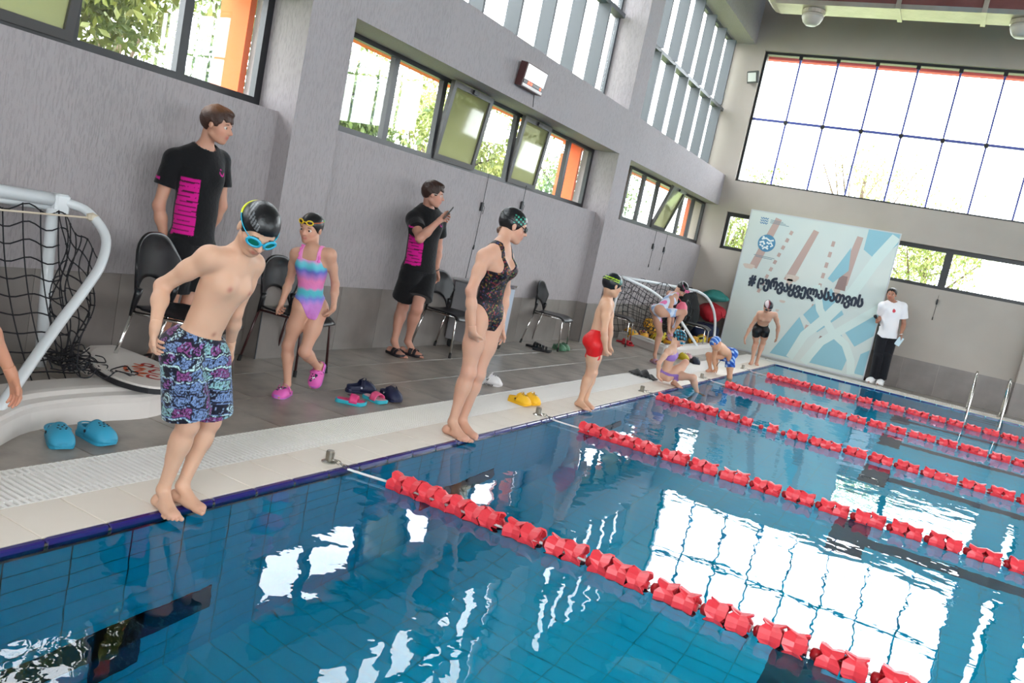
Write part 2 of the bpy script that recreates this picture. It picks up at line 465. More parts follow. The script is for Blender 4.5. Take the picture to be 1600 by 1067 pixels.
# ------------------------------------------------------------------ windows
def win(name, label):
    o = empty(name, (0, 0, 0)); o['kind'] = 'structure'; o['label'] = label; return o
def frame_y(parent, x, y0, y1, z0, z1, t=.065, d=.06, m_=frame_dark, muls=(), mt=.075):
    f = MB()
    f.box(x - d / 2, x + d / 2, y0, y1, z0, z0 + t); f.box(x - d / 2, x + d / 2, y0, y1, z1 - t, z1)
    f.box(x - d / 2, x + d / 2, y0, y0 + t, z0 + t, z1 - t); f.box(x - d / 2, x + d / 2, y1 - t, y1, z0 + t, z1 - t)
    f.build('window_frame', m_, parent)
    for q in muls:
        MB().box(x - d / 2, x + d / 2, q - mt / 2, q + mt / 2, z0 + t, z1 - t).build('mullion', m_, parent)
def pane_y(parent, x, y0, y1, z0, z1, m_=pane_mat):
    return MB().box(x - .003, x + .003, y0, y1, z0, z1).build('pane', m_, parent)
def sash_y(parent, x, y0, y1, z0, z1, tilt, cord=True):
    """inward tilting sash, hinged at the bottom, with a frame of its own"""
    s = empty('sash', (x + .02, (y0 + y1) / 2, z0 + .03)); s.parent = parent
    W = (y1 - y0) / 2; Hh = z1 - z0 - .04; t = .06
    f = MB(); f.box(-.025, .025, -W, W, 0, t); f.box(-.025, .025, -W, W, Hh - t, Hh); f.box(-.025, .025, -W, -W + t, t, Hh - t); f.box(-.025, .025, W - t, W, t, Hh - t)
    f.build('sash_frame', mat('sash_grey', '3E3C3B', .4), s, world=False)
    MB().box(-.003, .003, -W + t, W - t, t, Hh - t).build('pane', frosted_mat, s, world=False)
    h = MB(); h.box(.025, .05, -.05, .05, Hh - .05, Hh - .01); h.build('catch', frame_dark, s, world=False)
    s.rotation_euler = (0, tilt, 0)
    return s
def cord(x, y, z0, z1, label, knob=True, sway=.02):
    """window opener cord: line with an adjuster clip"""
    o = empty('window_cord', (x, y, z1))
    tag(o, label, 'cord', 'cords of the tilting windows')
    MB().tube([(x, y, z0), (x + .004, y + sway * .3, (z0 * .6 + z1 * .4)), (x, y + sway, z1)], .0035, 6).build('line', cord_mat, o)
    zz = z0 * .45 + z1 * .55
    k = MB(); k.bbox(x - .012, x + .014, y - .022, y + .022, zz - .05, zz + .05, .006); k.tube([(x, y + .015, zz + .03), (x + .01, y + .05, zz), (x, y + .045, zz - .08)], .003, 5)
    k.build('clip', cord_mat, o)
    t = MB(); t.lathe([(.004, 0), (.008, .01), (.008, .05), (.003, .06)], 8, Matrix.Translation((x, y, z0 - .03))); t.build('weight', cord_mat, o)
    return o
cord_mat = mat('black_cord', '222226', .6)

XW = -2.56
def low_window(idx, x, ys, z0, z1, sashes, label, thick=()):
    wn = win('window_%d' % idx, label)
    frame_y(wn, x, ys[0], ys[-1], z0, z1, muls=ys[1:-1])
    for k in range(len(ys) - 1):
        a, b = ys[k] + .025, ys[k + 1] - .025
        if k in sashes: sash_y(wn, x, a - .02, b + .02, z0 + .01, z1 - .02, sashes[k])
        else: pane_y(wn, x, a, b, z0 + .05, z1 - .05)
    return wn
low_window(1, XW, [-1.2, -.45, .36, 1.17, 1.98, 3.2, 4.01, 4.77], 1.96, 2.86, {4: .16, 2: .1}, 'dark framed ribbon window above the near goal with one tilted sash')
low_window(2, XW, [5.50, 6.38, 7.22, 8.05, 8.86, 9.62, 10.42, 11.26], 1.96, 2.86, {2: .12, 4: .10}, 'dark framed ribbon window with two tilted sashes in the middle bay')
low_window(3, XW + .12, [12.55, 13.30, 14.05, 14.85, 15.6, 16.35, 17.14], 1.96, 2.86, {2: .32}, 'dark framed ribbon window with an open sash near the corner')
# sill ledge on top of the panels is the panel itself; head boards in orange outside
t = MB()
for a, b in BAYS:
    t.box(-3.05 if b < 17 else -2.80, XO - .005, b - .06, b, 1.9, 2.95); t.box(-2.98, XO - .005, a, b - .06, 2.87, 2.95)
struct('trim_1', t, orange_paint, 'orange painted outer reveals of the ribbon windows')

def high_window(idx, ys, a, b, label):
    wn = win('window_%d' % idx, label)
    x = -2.6
    f = MB(); f.box(x - .03, x + .03, a, b, 3.47, 3.53); f.box(x - .03, x + .03, a, b, 6.09, 6.15)
    f.box(x - .03, x + .03, a, a + .05, 3.53, 6.09); f.box(x - .03, x + .03, b - .05, b, 3.53, 6.09); f.build('window_frame', frame_grey, wn)
    MB().box(x - .03, x + .12, a + .05, b - .05, 4.74, 4.80).build('transom', frame_grey, wn)
    for q in ys:
        MB().box(x - .03, x + .16, q - .022, q + .022, 3.53, 4.74).build('fin', frame_grey, wn)
        MB().box(x - .03, x + .16, q - .022, q + .022, 4.80, 6.09).build('fin', frame_grey, wn)
    e_ = [a + .03] + ys + [b - .03]
    for k in range(len(e_) - 1):
        pane_y(wn, x - .01, e_[k] + .022, e_[k + 1] - .022, 3.53, 4.74); pane_y(wn, x - .01, e_[k] + .022, e_[k + 1] - .022, 4.80, 6.09)
high_window(4, [8.29 + .775 * k for k in range(-3, 4)], 5.28, 11.28, 'tall clerestory window with deep grey fins in the middle bay')
high_window(5, [13.65 + .775 * k for k in range(-2, 5)], 11.79, YE, 'tall clerestory window with deep grey fins beside the corner')
high_window(6, [1.77 + .775 * k for k in range(-3, 4)], -1.23, 4.77, 'tall clerestory window above the near goal')

# end wall: big gridded window, and the ribbon of low windows
YG = YE + .13
def end_grid(idx, xa, xb, n, label):
    wn = win('window_%d' % idx, label)
    f = MB(); f.box(xa, xb, YG - .04, YG + .04, 3.39, 3.43); f.box(xa, xb, YG - .04, YG + .04, 6.0, 6.05)
    f.box(xa, xa + .05, YG - .04, YG + .04, 3.43, 6.0); f.box(xb - .05, xb, YG - .04, YG + .04, 3.43, 6.0); f.build('window_frame', frame_dark, wn)
    s = (xb - xa) / n
    MB().box(xa + .05, xb - .05, YG - .03, YG + .03, 4.675, 4.72).build('transom', frame_blue, wn)
    for k in range(n):
        if k:
            q = xa + k * s
            m_ = MB().box(q - .017, q + .017, YG - .03, YG + .03, 3.43, 4.675); m_.build('mullion', frame_blue, wn)
            m_ = MB().box(q - .017, q + .017, YG - .03, YG + .03, 4.72, 6.0); m_.build('mullion', frame_blue, wn)
            m_ = MB().box(q - .035, q + .035, YG - .045, YG - .03, 4.64, 4.72).box(q - .035, q + .035, YG - .045, YG - .03, 5.93, 6.0)
            m_.build('bracket', frame_dark, wn)
        for z0, z1 in ((3.43, 4.675), (4.72, 6.0)):
            MB().box(xa + k * s + .02, xa + (k + 1) * s - .02, YG - .003, YG + .003, z0, z1).build('pane', pane_mat, wn)
end_grid(7, -1.93, 4.6, 9, 'big gridded end wall window above the banner')
end_grid(8, 5.1, 11.2, 8, 'big gridded end wall window right of the frame')
end_grid(9, 11.7, 15.8, 6, 'big gridded end wall window farther along')
wn = win('window_11', 'dark framed ribbon window behind the banner')
f = MB(); xa, xb = -1.93, 4.6
f.box(xa, xb, YG - .04, YG + .04, 1.97, 2.035); f.box(xa, xb, YG - .04, YG + .04, 2.66, 2.74); f.box(xa, xa + .07, YG - .04, YG + .04, 2.035, 2.66); f.box(xb - .07, xb, YG - .04, YG + .04, 2.035, 2.66)
f.build('window_frame', frame_dark, wn)
for q in (-.9, .2, 1.3): MB().box(q - .05, q + .05, YG - .04, YG + .04, 2.035, 2.66).build('mullion', frame_dark, wn)
MB().box(2.25, 2.38, YG - .05, YG + .04, 2.035, 2.66).build('mullion', frame_dark, wn)
e_ = [-1.86, -.95, -.85, .15, .25, 1.25, 1.35, 2.25, 2.38, 4.53]
for k in range(0, 10, 2): MB().box(e_[k], e_[k + 1], YG - .003, YG + .003, 2.035, 2.66).build('pane', pane_mat, wn)
for k, (xa, xb) in enumerate(((5.1, 11.2), (11.7, 15.8))):
    wn = win('window_%d' % (12 + k), 'dark framed ribbon window of the end wall')
    f = MB(); f.box(xa, xb, YG - .04, YG + .04, 1.97, 2.035); f.box(xa, xb, YG - .04, YG + .04, 2.66, 2.74)
    f.build('window_frame', frame_dark, wn)
    for q in range(4):
        s = (xb - xa) / 4; MB().box(xa + q * s, xa + q * s + .1, YG - .04, YG + .04, 2.035, 2.66).build('mullion', frame_dark, wn)
        MB().box(xa + q * s + .1, xa + q * s + s, YG - .003, YG + .003, 2.035, 2.66).build('pane', pane_mat, wn)
struct('trim_2', MB().box(-2.6, 25, YE + .46, YE + .62, 6.0, 6.2), mat('eave_pink_red', 'DE6468', .8), 'red orange outer eave above the end wall windows')
# windows of the unseen sides
for k, a in enumerate((-1.1, 5.4, 11.9)):
    wn = win('window_%d' % (20 + k), 'tall window of the far right wall'); b = a + (5.9 if k < 2 else 5.0)
    f = MB(); f.box(XR + .2, XR + .26, a, b, 4.0, 4.06)
    for q in range(7): f.box(XR + .2, XR + .26, a + (b - a) * q / 7, a + (b - a) * q / 7 + .05, 2.0, 6.1)
    f.build('window_frame', frame_grey, wn); pane_y(wn, XR + .23, a, b, 2.0, 6.1)
for k, (a, b) in enumerate(((3.2, 9.8), (10.4, 16.4), (17.0, 23.0), (23.6, 26.9))):
    wn = win('window_%d' % (30 + k), 'tall window of the wall behind the photographer')
    f = MB(); f.box(a, b, YB - .26, YB - .2, 3.6, 3.66)
    for q in range(7): f.box(a + (b - a) * q / 7, a + (b - a) * q / 7 + .05, YB - .26, YB - .2, 1.2, 6.1)
    f.build('window_frame', frame_grey, wn); MB().box(a, b, YB - .233, YB - .227, 1.2, 6.1).build('pane', pane_mat, wn)

# portals guide the sky light through the openings
for a, b in BAYS:
    portal((-2.9, (a + b) / 2, 4.81), (0, R(-90), 0), 2.68, b - a); portal((-3.3, (a + b) / 2, 2.4), (0, R(-90), 0), .9, b - a)
portal((6.95, YE + 1.0, 4.7), (R(-90), 0, 0), 17.8, 2.7); portal((6.95, YE + .5, 2.35), (R(-90), 0, 0), 17.8, .8)
portal((XR + .6, 6, 4.05), (0, R(90), 0), 4.1, 23); portal((15.0, YB - .6, 3.65), (R(90), 0, 0), 23.8, 4.9)

# ================================================================== OUTSIDE
struct('ground_outside', MB().box(-60, XO - .01, -40, 70, -.6, -.02).box(XO - .01, 60, YE + .46, 70, -.6, -.02), mat('outdoor_lawn', '7E8A4C', .9, noise=(3, .3), color2='6A7740'), 'grass outside the hall')
leaf_mats = []
for k, (c1, c2) in enumerate((('8F9447', '5C6E3A'), ('A3A55C', '72844A'), ('7F9152', '506A3C'))):
    mt = bpy.data.materials.new('foliage_%d' % k); mt.use_nodes = True; nt = mt.node_tree; b = nt.nodes['Principled BSDF']
    tc = N(nt, 'ShaderNodeTexCoord'); n = N(nt, 'ShaderNodeTexNoise', Scale=2.5, Detail=3.0); nt.links.new(tc.outputs['Object'], n.inputs['Vector'])
    cr = N(nt, 'ShaderNodeValToRGB'); cr.color_ramp.elements[0].position = .35; cr.color_ramp.elements[1].position = .65
    cr.color_ramp.elements[0].color = lin(c1); cr.color_ramp.elements[1].color = lin(c2)
    nt.links.new(n.outputs['Fac'], cr.inputs[0]); nt.links.new(cr.outputs[0], b.inputs['Base Color']); b.inputs['Roughness'].default_value = .6
    leaf_mats.append(mt)
bark = mat('tree_bark', '5B4A3C', .9, bump=(20, .3))
def tree(x, y, r, zc, h, n, k, label, seed):
    rd = random.Random(seed); o = empty('garden_tree', (x, y, 0)); tag(o, label, 'tree', 'trees outside the windows')
    t = MB(); t.tube([(x, y, -.05), (x + .1, y, zc * .5), (x, y + .1, zc)], [.13, .1, .06], 7)
    for _ in range(7):
        a = rd.uniform(0, 6.28); t.tube([(x, y, zc * rd.uniform(.35, .9)), (x + math.cos(a) * r * .7, y + math.sin(a) * r * .7, zc + rd.uniform(-.2, .6) * h)], [.05, .015], 5)
    t.build('trunk', bark, o)
    f = MB()
    cl = [(x + rd.gauss(0, .42) * r, y + rd.gauss(0, .42) * r, zc + rd.gauss(0, .42) * h, rd.uniform(.25, .5) * r) for _ in range(14)]
    for i in range(n):
        c_ = cl[i % len(cl)]
        p = Vector((rd.gauss(0, .5), rd.gauss(0, .5), rd.gauss(0, .5))) * c_[3] + Vector(c_[:3])
        if p.z < .2: continue
        if p.x > -3.4 and p.y < YE + 1.6: continue
        M = Euler((rd.uniform(0, 6.28), rd.uniform(0, 6.28), rd.uniform(0, 6.28))).to_matrix(); s = rd.uniform(.04, .085)
        f.add([p + M @ Vector(q) * s for q in ((-1, 0, 0), (0, -.45, .1), (1, 0, 0), (0, .45, .1))], [(0, 1, 2, 3)])
    tag(f.build('foliage', leaf_mats[k], o), kind='stuff')
tl = 'garden tree outside the %s'
tree(-6.3, 5.0, 1.7, 3.1, 1.5, 17000, 0, tl % 'near ribbon window, beside the orange reveal', 1)
tree(-7.2, 10.2, 1.4, 2.8, 1.2, 9500, 2, tl % 'left panes of the middle ribbon window', 2)
tree(-7.9, 15.4, 1.7, 2.9, 1.4, 9000, 1, tl % 'tilted sashes of the middle ribbon window', 3)
tree(-12.5, 20.5, 2.2, 4.6, 2.2, 6500, 1, tl % 'middle clerestory, showing between its fins', 4)
tree(-8.0, 22.5, 1.9, 3.0, 1.5, 5500, 2, tl % 'right panes of the middle ribbon window', 5)
tree(-13.5, 11.0, 2.4, 6.2, 2.2, 6500, 0, tl % 'left part of the middle clerestory', 6)
tree(-3.6, 26.0, 2.2, 3.1, 1.6, 6500, 0, tl % 'small corner pane left of the banner', 7)
tree(1.6, 27.5, 2.5, 3.2, 1.5, 7500, 1, tl % 'end wall pane right of the banner', 8)
tree(6.0, 30.0, 2.6, 3.0, 1.2, 5000, 1, tl % 'end wall pane at the right edge', 9)
tree(-1.2, 32.0, 2.4, 6.0, 1.0, 1500, 1, tl % 'big end window, faint above its sill', 10)

# ================================================================== FITTINGS
foil = mat('duct_foil', 'B9AFA4', .35, metal=.6, noise=(4, .3), color2='A0968A', bump=(25, .35))
maroon = mat('duct_wrap', '5B2F2E', .35, bump=(14, .4), noise=(5, .3), color2='6E4543')
duct = empty('air_duct', (2.0, 14.4, 6.0)); tag(duct, 'foil bottomed maroon air duct under the ceiling', 'duct')
def duct_sec(x):
    return [(x, 14.08, 6.06), (x, 14.12, 6.0), (x, 14.65, 6.0), (x, 14.70, 6.06), (x, 14.70, 6.62), (x, 14.65, 6.68), (x, 14.12, 6.68), (x, 14.08, 6.62)]
d = MB(); xs = [-1.15, 0, 1.2, 2.4, 3.6, 4.8, 8, 14, 20]
sec = []
# rounded left end
for k in range(6):
    a = math.pi / 2 * k / 5; sx = -1.15 - .3 * math.cos(a); sc = .25 + .75 * math.sin(a)
    sec.append([(sx, 14.39 + (y - 14.39) * (.8 + .2 * math.sin(a)), 6.68 + (z - 6.68) * sc) for _, y, z in duct_sec(0)])
for x in xs[1:]: sec.append(duct_sec(x))
vs = [p for s in sec for p in s]; fs = [tuple(range(8))]
d.add(vs, fs)
for i in range(len(sec) - 1):
    for k in range(8):
        d.cur = 0 if k in (0, 1, 2) else 1
        a = i * 8 + k; b = i * 8 + (k + 1) % 8
        d.f.append((a, a + 8, b + 8, b)); d.mi.append(d.cur)
d.build('duct_body', [foil, maroon], duct)
for x in (.75, 1.95, 3.2):
    b_ = MB(); b_.box(x - .035, x + .035, 14.06, 14.72, 5.985, 6.02); b_.box(x - .035, x + .035, 14.06, 14.085, 6.02, 6.69); b_.build('joint_band', foil, duct)
for x in (-1.0, 2.0, 5.0): MB().tube([(x, 14.4, 6.68), (x, 14.4, ZC)], .012, 6).build('hanger', frame_grey, duct)
noz = mat('nozzle_white', 'A8A198', .4)
for k, x in enumerate((-.56, 2.5)):
    o = empty('air_nozzle', (x, 14.4, 6.0)); tag(o, 'white dome air nozzle under the duct, %s' % ('near the left wall corner' if k == 0 else 'at the right edge'), 'air nozzle', 'nozzles under the duct')
    T = Matrix.Translation((x, 14.4, 5.995))
    MB().lathe([(.19, 0), (.19, -.06), (.175, -.07)], 20, T).build('collar', foil, o, smooth=False)
    MB().lathe([(.175, -.07), (.172, -.12), (.14, -.19), (.09, -.235)], 20, T).build('dome', noz, o, smooth=True)
    MB().lathe([(.09, -.233), (.075, -.22), (.0, -.21)], 16, T).build('opening', frame_dark, o)

fl = empty('flood_light', (-2.02, 17.0, 5.46)); tag(fl, 'small square flood light on the corner of the end wall', 'lamp')
M = Matrix.Translation((-2.0, 16.98, 5.46)) @ Euler((R(18), R(0), R(-28))).to_matrix().to_4x4()
h = MB(); h.bbox(-.14, .14, -.03, .03, -.12, .12, .012); h.v = [tuple(M @ Vector(v)) for v in h.v]; h.build('housing', frame_dark, fl)
h = MB(); h.box(-.105, .105, -.034, -.03, -.085, .085); h.v = [tuple(M @ Vector(v)) for v in h.v]; h.build('lens', mat('lamp_lens', 'A9ABA9', .3), fl)
MB().tube([(-2.12, 17.14, 5.40), (-2.08, 17.05, 5.38), (-2.03, 17.0, 5.42)], .012, 6).build('arm', frame_dark, fl)

ck = empty('timing_clock', (XF, 8.2, 3.1)); tag(ck, 'tilted white timing display with glowing red digits under the clerestory', 'clock')
M = Matrix.Translation((XF + .07, 8.18, 3.115)) @ Euler((0, R(8), 0)).to_matrix().to_4x4()
def ckb(n, m_, *bx):
    b = MB(); b.box(*bx); b.v = [tuple(M @ Vector(v)) for v in b.v]; b.build(n, m_, ck, bevel=.004)
ckb('case', mat('clock_case', '4A2B2B', .4), -.05, .04, -.25, .25, -.13, .13)
ckb('face', mat('clock_face', 'E6DFDC', .12, spec=.6, coat=.5), .04, .046, -.235, .235, -.045, .12)
ckb('display', mat('clock_display', '1C1416', .2), .04, .046, -.235, .235, -.085, -.048)
ckb('face_strip', mat('clock_face', 'E6DFDC', .12), .04, .046, -.235, .235, -.12, -.088)
red_led = mat('red_led', 'FF3A22', .4, emis=('FF4A2A', 3.0))
def seg7(y, z, ch, s):
    S = {'0': 'abcdef', '1': 'bc', '2': 'abged', '3': 'abgcd', '4': 'fgbc', '5': 'afgcd', '8': 'abcdefg'}[ch]
    P = dict(a=(0, 2, 0), g=(0, 1, 0), d=(0, 0, 0), f=(-1, 1.5, 1), b=(1, 1.5, 1), e=(-1, .5, 1), c=(1, .5, 1)); m_ = MB()
    for q in S:
        yy, zz, v = P[q]
        if v: m_.box(.046, .049, y + yy * s * .5 - s * .1, y + yy * s * .5 + s * .1, z + zz * s - s * .42, z + zz * s + s * .42)
        else: m_.box(.046, .049, y - s * .42, y + s * .42, z + zz * s - s * .1, z + zz * s + s * .1)
    return m_
for yy, ch in ((-.13, '2'), (-.105, '0'), (-.07, '3'), (-.045, '4'), (.15, '1'), (.175, '5')):
    q = seg7(yy, -.079, ch, .0125); q.v = [tuple(M @ Vector(v)) for v in q.v]; q.build('digit', red_led, ck)
MB().tube([(XF + .004, 8.42, 2.99), (XF + .004, 8.45, 2.86)], .004, 5).build('cable', cord_mat, ck)

cord(XP + .015, 8.02, 1.15, 2.0, 'black window cord hanging left of the teen swimmer, nearer the filming guard', sway=.02)
cord(XP + .015, 8.95, 1.45, 2.0, 'black window cord hanging just above the teen swimmer cap')
cord(XP + .015, 14.1, 1.32, 1.96, 'black window cord on the wall above the far goal, left of two')
cord(XP + .015, 14.75, 1.30, 1.96, 'black window cord on the wall above the far goal, right of two')
cord(2.32, YE - .012, 1.42, 2.0, 'black window cord hanging beside the coach in white')
MB_c = MB().tube([(XP + .004, 8.02, 1.15), (XP + .004, 7.98, .62), (XP + .004, 7.98, .5)], .0035, 5)
tag(MB_c.build('wall_cable', cord_mat), 'thin cable running down the wall to the cabinet', 'cable')

# ---- steel ladder at the far edge
steel = mat('polished_steel', 'C9C6C0', .18, metal=1.0)
ld = empty('pool_ladder', (3.45, 15.9, 0)); tag(ld, 'polished steel pool ladder with two curved rails at the far edge', 'ladder')
for x in (3.22, 3.72):
    MB().tube([(x, 16.15, 0), (x, 16.14, .45), (x, 16.08, .62), (x, 15.97, .68), (x, 15.84, .62), (x, 15.72, .40), (x, 15.66, .1), (x, 15.64, -.9)], .02, 8).build('rail', steel, ld, smooth=True)
    MB().lathe([(.045, 0), (.045, .012), (.022, .02)], 12, Matrix.Translation((x, 16.15, 0))).build('floor_flange', steel, ld)
for z in (-.2, -.5, -.8): MB().box(3.22, 3.72, 15.60, 15.68, z - .012, z + .012).build('step', steel, ld)

# ---- lane ropes
red = mat('red_float', 'E5404A', .34, spec=.5, noise=(30, .3), color2='DA343F')
red_dark = mat('red_bead', 'B9222B', .35)
white_cable = mat('white_cable', 'E4E4E2', .4)
def float_mesh():
    """open ring float: scalloped rim, waist, hub and vanes; axis along x"""
    b = MB(); n = 16; half = .046
    def rim(a): return half * (.80 + .20 * (1 if math.cos(4 * a) > -.05 else -1))
    prof_in, prof_out = [], []
    for side in (-1, 1):
        prof_out.append([(side * rim(2 * math.pi * k / n), math.cos(2 * math.pi * k / n) * .062, math.sin(2 * math.pi * k / n) * .062) for k in range(n)])
        prof_in.append([(side * rim(2 * math.pi * k / n), math.cos(2 * math.pi * k / n) * .053, math.sin(2 * math.pi * k / n) * .053) for k in range(n)])
    mid = [(0, math.cos(2 * math.pi * k / n) * .050, math.sin(2 * math.pi * k / n) * .050) for k in range(n)]
    midi = [(0, math.cos(2 * math.pi * k / n) * .043, math.sin(2 * math.pi * k / n) * .043) for k in range(n)]
    rings = [prof_in[0], prof_out[0], mid, prof_out[1], prof_in[1], midi]
    vs = [p for r in rings for p in r]; fs = []
    for i in range(6):
        j = (i + 1) % 6
        fs += [(i * n + k, i * n + (k + 1) % n, j * n + (k + 1) % n, j * n + k) for k in range(n)]
    b.add(vs, fs)
    b.lathe([(.018, -.048), (.018, .048)], 8, Matrix.Rotation(R(90), 4, 'Y'))
    b.lathe([(.048, -.003), (.048, .003)], 12, Matrix.Rotation(R(90), 4, 'Y'))
    for k in range(4):
        a = k * math.pi / 2 + .4; c_, s_ = math.cos(a), math.sin(a); t = .003
        b.add([(x, c_ * r - s_ * w_, s_ * r + c_ * w_) for x in (-.034, .034) for r in (.015, .05) for w_ in (-t, t)], [(0, 1, 3, 2), (4, 6, 7, 5), (0, 2, 6, 4), (1, 5, 7, 3), (2, 3, 7, 6), (0, 4, 5, 1)])
    return b
fo = float_mesh().build('lane_float', red); fmesh = fo.data; bpy.data.objects.remove(fo)
bo = MB().lathe([(.012, -.022), (.024, -.015), (.027, 0), (.024, .015), (.012, .022)], 10, Matrix.Rotation(R(90), 4, 'Y')).build('bead', red_dark, smooth=True); bmesh_ = bo.data; bpy.data.objects.remove(bo)
WZ = -.020
ropes = [(3.42, .27, 3.37, 'nearest, starting beside the teen swimmer'), (5.9, .27, 5.9, 'second from the viewer, starting by the yellow clogs'), (8.38, .09, 8.45, 'third from the viewer, starting beside the seated girl'),
         (10.82, .24, 10.9, 'fourth from the viewer, starting by the kneeling boy'), (13.3, .31, 13.42, 'farthest, in front of the banner')]
for ri, (yy, x0, ya, lb) in enumerate(ropes):
    o = empty('lane_rope', (x0, yy, WZ)); tag(o, 'red float lane rope, %s' % lb, 'lane rope', 'lane ropes across the pool')
    rd = random.Random(ri + 20); x = x0 + .05; k = 0; zc = .022
    MB().tube([(.02, ya, .004), (.06, ya + (yy - ya) * .3, -.0), (x0, yy, WZ + zc), (25, yy, WZ + zc)], .0065, 6).build('cable', white_cable, o)
    grp = 0
    while x < (5.2 if ri == 0 else 8.2):
        f = piece(fmesh, 'lane_float', o, (x - x0, rd.uniform(-.006, .006) + math.sin(x * 1.9 + ri) * .02, zc + rd.uniform(-.006, .006)))
        f.rotation_euler = (rd.uniform(0, 6.28), rd.uniform(-.05, .05), rd.uniform(-.09, .09))
        k += 1; grp += 1
        x += .094
        if k > 6 and grp >= (2 if rd.random() < .75 else 3):
            grp = 0
            b = piece(bmesh_, 'bead', o, (x - x0 - .012, math.sin(x * 1.9 + ri) * .02, zc)); x += .04
        if ri == 2 and 1.12 < x < 1.2:
            for q in (.05, .27):
                piece(bmesh_, 'bead', o, (x - x0 + q, math.sin(x * 1.9 + ri) * .02, zc))
            piece(fmesh, 'lane_float', o, (x - x0 + .16, .02, zc)); x += .36
    # anchor post, chain and spring
    a = empty('lane_anchor', (-.11, ya, 0)); tag(a, 'steel lane anchor post of the rope %s' % lb, 'anchor', 'lane anchors on the coping')
    MB().lathe([(.042, 0), (.042, .006), (.030, .012), (.026, .014)], 14, Matrix.Translation((-.11, ya, 0))).build('base', steel, a)
    MB().lathe([(.022, .006), (.024, .058), (.020, .066), (0, .067)], 12, Matrix.Translation((-.11, ya, 0))).build('post', mat('worn_steel', '9A948A', .35, metal=.9, noise=(40, .3), color2='847C70'), a)
    for q in range(4):
        xx = -.075 + q * .027; R_ = Matrix.Translation((xx, ya, .022 - q * .004)) @ Matrix.Rotation(R(90 * (q % 2)), 4, 'X')
        MB().tube([R_ @ Vector((math.cos(t) * .02, math.sin(t) * .011, 0)) for t in [i * math.pi / 5 for i in range(10)]], .0032, 5, closed=True).build('chain_link', steel, a)

# ---- banner on a stand
ban = empty('banner_stand', (.06, 16.9, 0)); tag(ban, 'big pale blue printed banner with a dark slogan against the end wall', 'banner')
BX0, BX1, BZ0, BZ1, BY = -1.37, 1.43, .03, 2.83, 16.92
mt = bpy.data.materials.new('banner_print'); mt.use_nodes = True; nt = mt.node_tree; b = nt.nodes['Principled BSDF']; b.inputs['Roughness'].default_value = .55
tc = N(nt, 'ShaderNodeTexCoord'); n = N(nt, 'ShaderNodeTexNoise', Scale=.8, Detail=2.0); nt.links.new(tc.outputs['Object'], n.inputs['Vector'])
cr = N(nt, 'ShaderNodeValToRGB'); cr.color_ramp.elements[0].position = .3; cr.color_ramp.elements[1].position = .7; cr.color_ramp.elements[0].color = lin('CDD3CC'); cr.color_ramp.elements[1].color = lin('BECBC8')
nt.links.new(n.outputs['Fac'], cr.inputs[0]); nt.links.new(cr.outputs[0], b.inputs['Base Color'])
banner_mat = mt
MB().box(BX0, BX1, BY, BY + .02, BZ0, BZ1).build('banner_sheet', banner_mat, ban)
f = MB(); f.box(BX0 - .02, BX0, BY - .005, BY + .035, BZ0 - .03, BZ1 + .02); f.box(BX1, BX1 + .02, BY - .005, BY + .035, BZ0 - .03, BZ1 + .02)
f.box(BX0, BX1, BY - .005, BY + .035, BZ1, BZ1 + .02); f.box(BX0, BX1, BY - .005, BY + .035, BZ0 - .03, BZ0); f.build('stand_frame', mat('stand_aluminium', 'B9BDC0', .35), ban)
MB().box(BX1 - .3, BX1 + .06, BY + .04, BY + .19, 0, .05).build('stand_foot', mat('stand_foot_brown', '4A332C', .6), ban)
def bprint(name, polys, m_, lift):
    for k, P in enumerate(polys):
        n_ = len(P); q = MB()
        q.add([(BX0 + u * (BX1 - BX0), BY - lift - k * .00002, BZ0 + v * (BZ1 - BZ0)) for u, v in P], [tuple(range(n_))])
        q.build(name, m_, ban)
def bstrip(name, pts, wd, m_, lift):
    q = MB()
    for P in stroke(pts, wd): q.add([(BX0 + u * (BX1 - BX0), BY - lift, BZ0 + v * (BZ1 - BZ0)) for u, v in P], [(0, 1, 2, 3)])
    q.build(name, m_, ban)
teal = mat('print_teal', '88B6C2', .55); mint = mat('print_mint', 'C9D8D2', .55); navyp = mat('print_navy', '1F2B3D', .55); bluep = mat('print_blue', '4C86A8', .55); rope_p = mat('print_rope', 'B49B92', .6); rope_d = mat('print_rope_dark', '8F7772', .6)
def stroke(pts, wd):
    """ribbon polygon quads along a polyline"""
    out = []
    L = []; Rr = []
    for i, p in enumerate(pts):
        a = pts[max(0, i - 1)]; c_ = pts[min(len(pts) - 1, i + 1)]; dx, dy = c_[0] - a[0], c_[1] - a[1]; l_ = math.hypot(dx, dy) or 1
        w_ = wd[i] if isinstance(wd, (list, tuple)) else wd
        L.append((p[0] - dy / l_ * w_ / 2, p[1] + dx / l_ * w_ / 2)); Rr.append((p[0] + dy / l_ * w_ / 2, p[1] - dx / l_ * w_ / 2))
    for i in range(len(pts) - 1): out.append([L[i], Rr[i], Rr[i + 1], L[i + 1]])
    return out
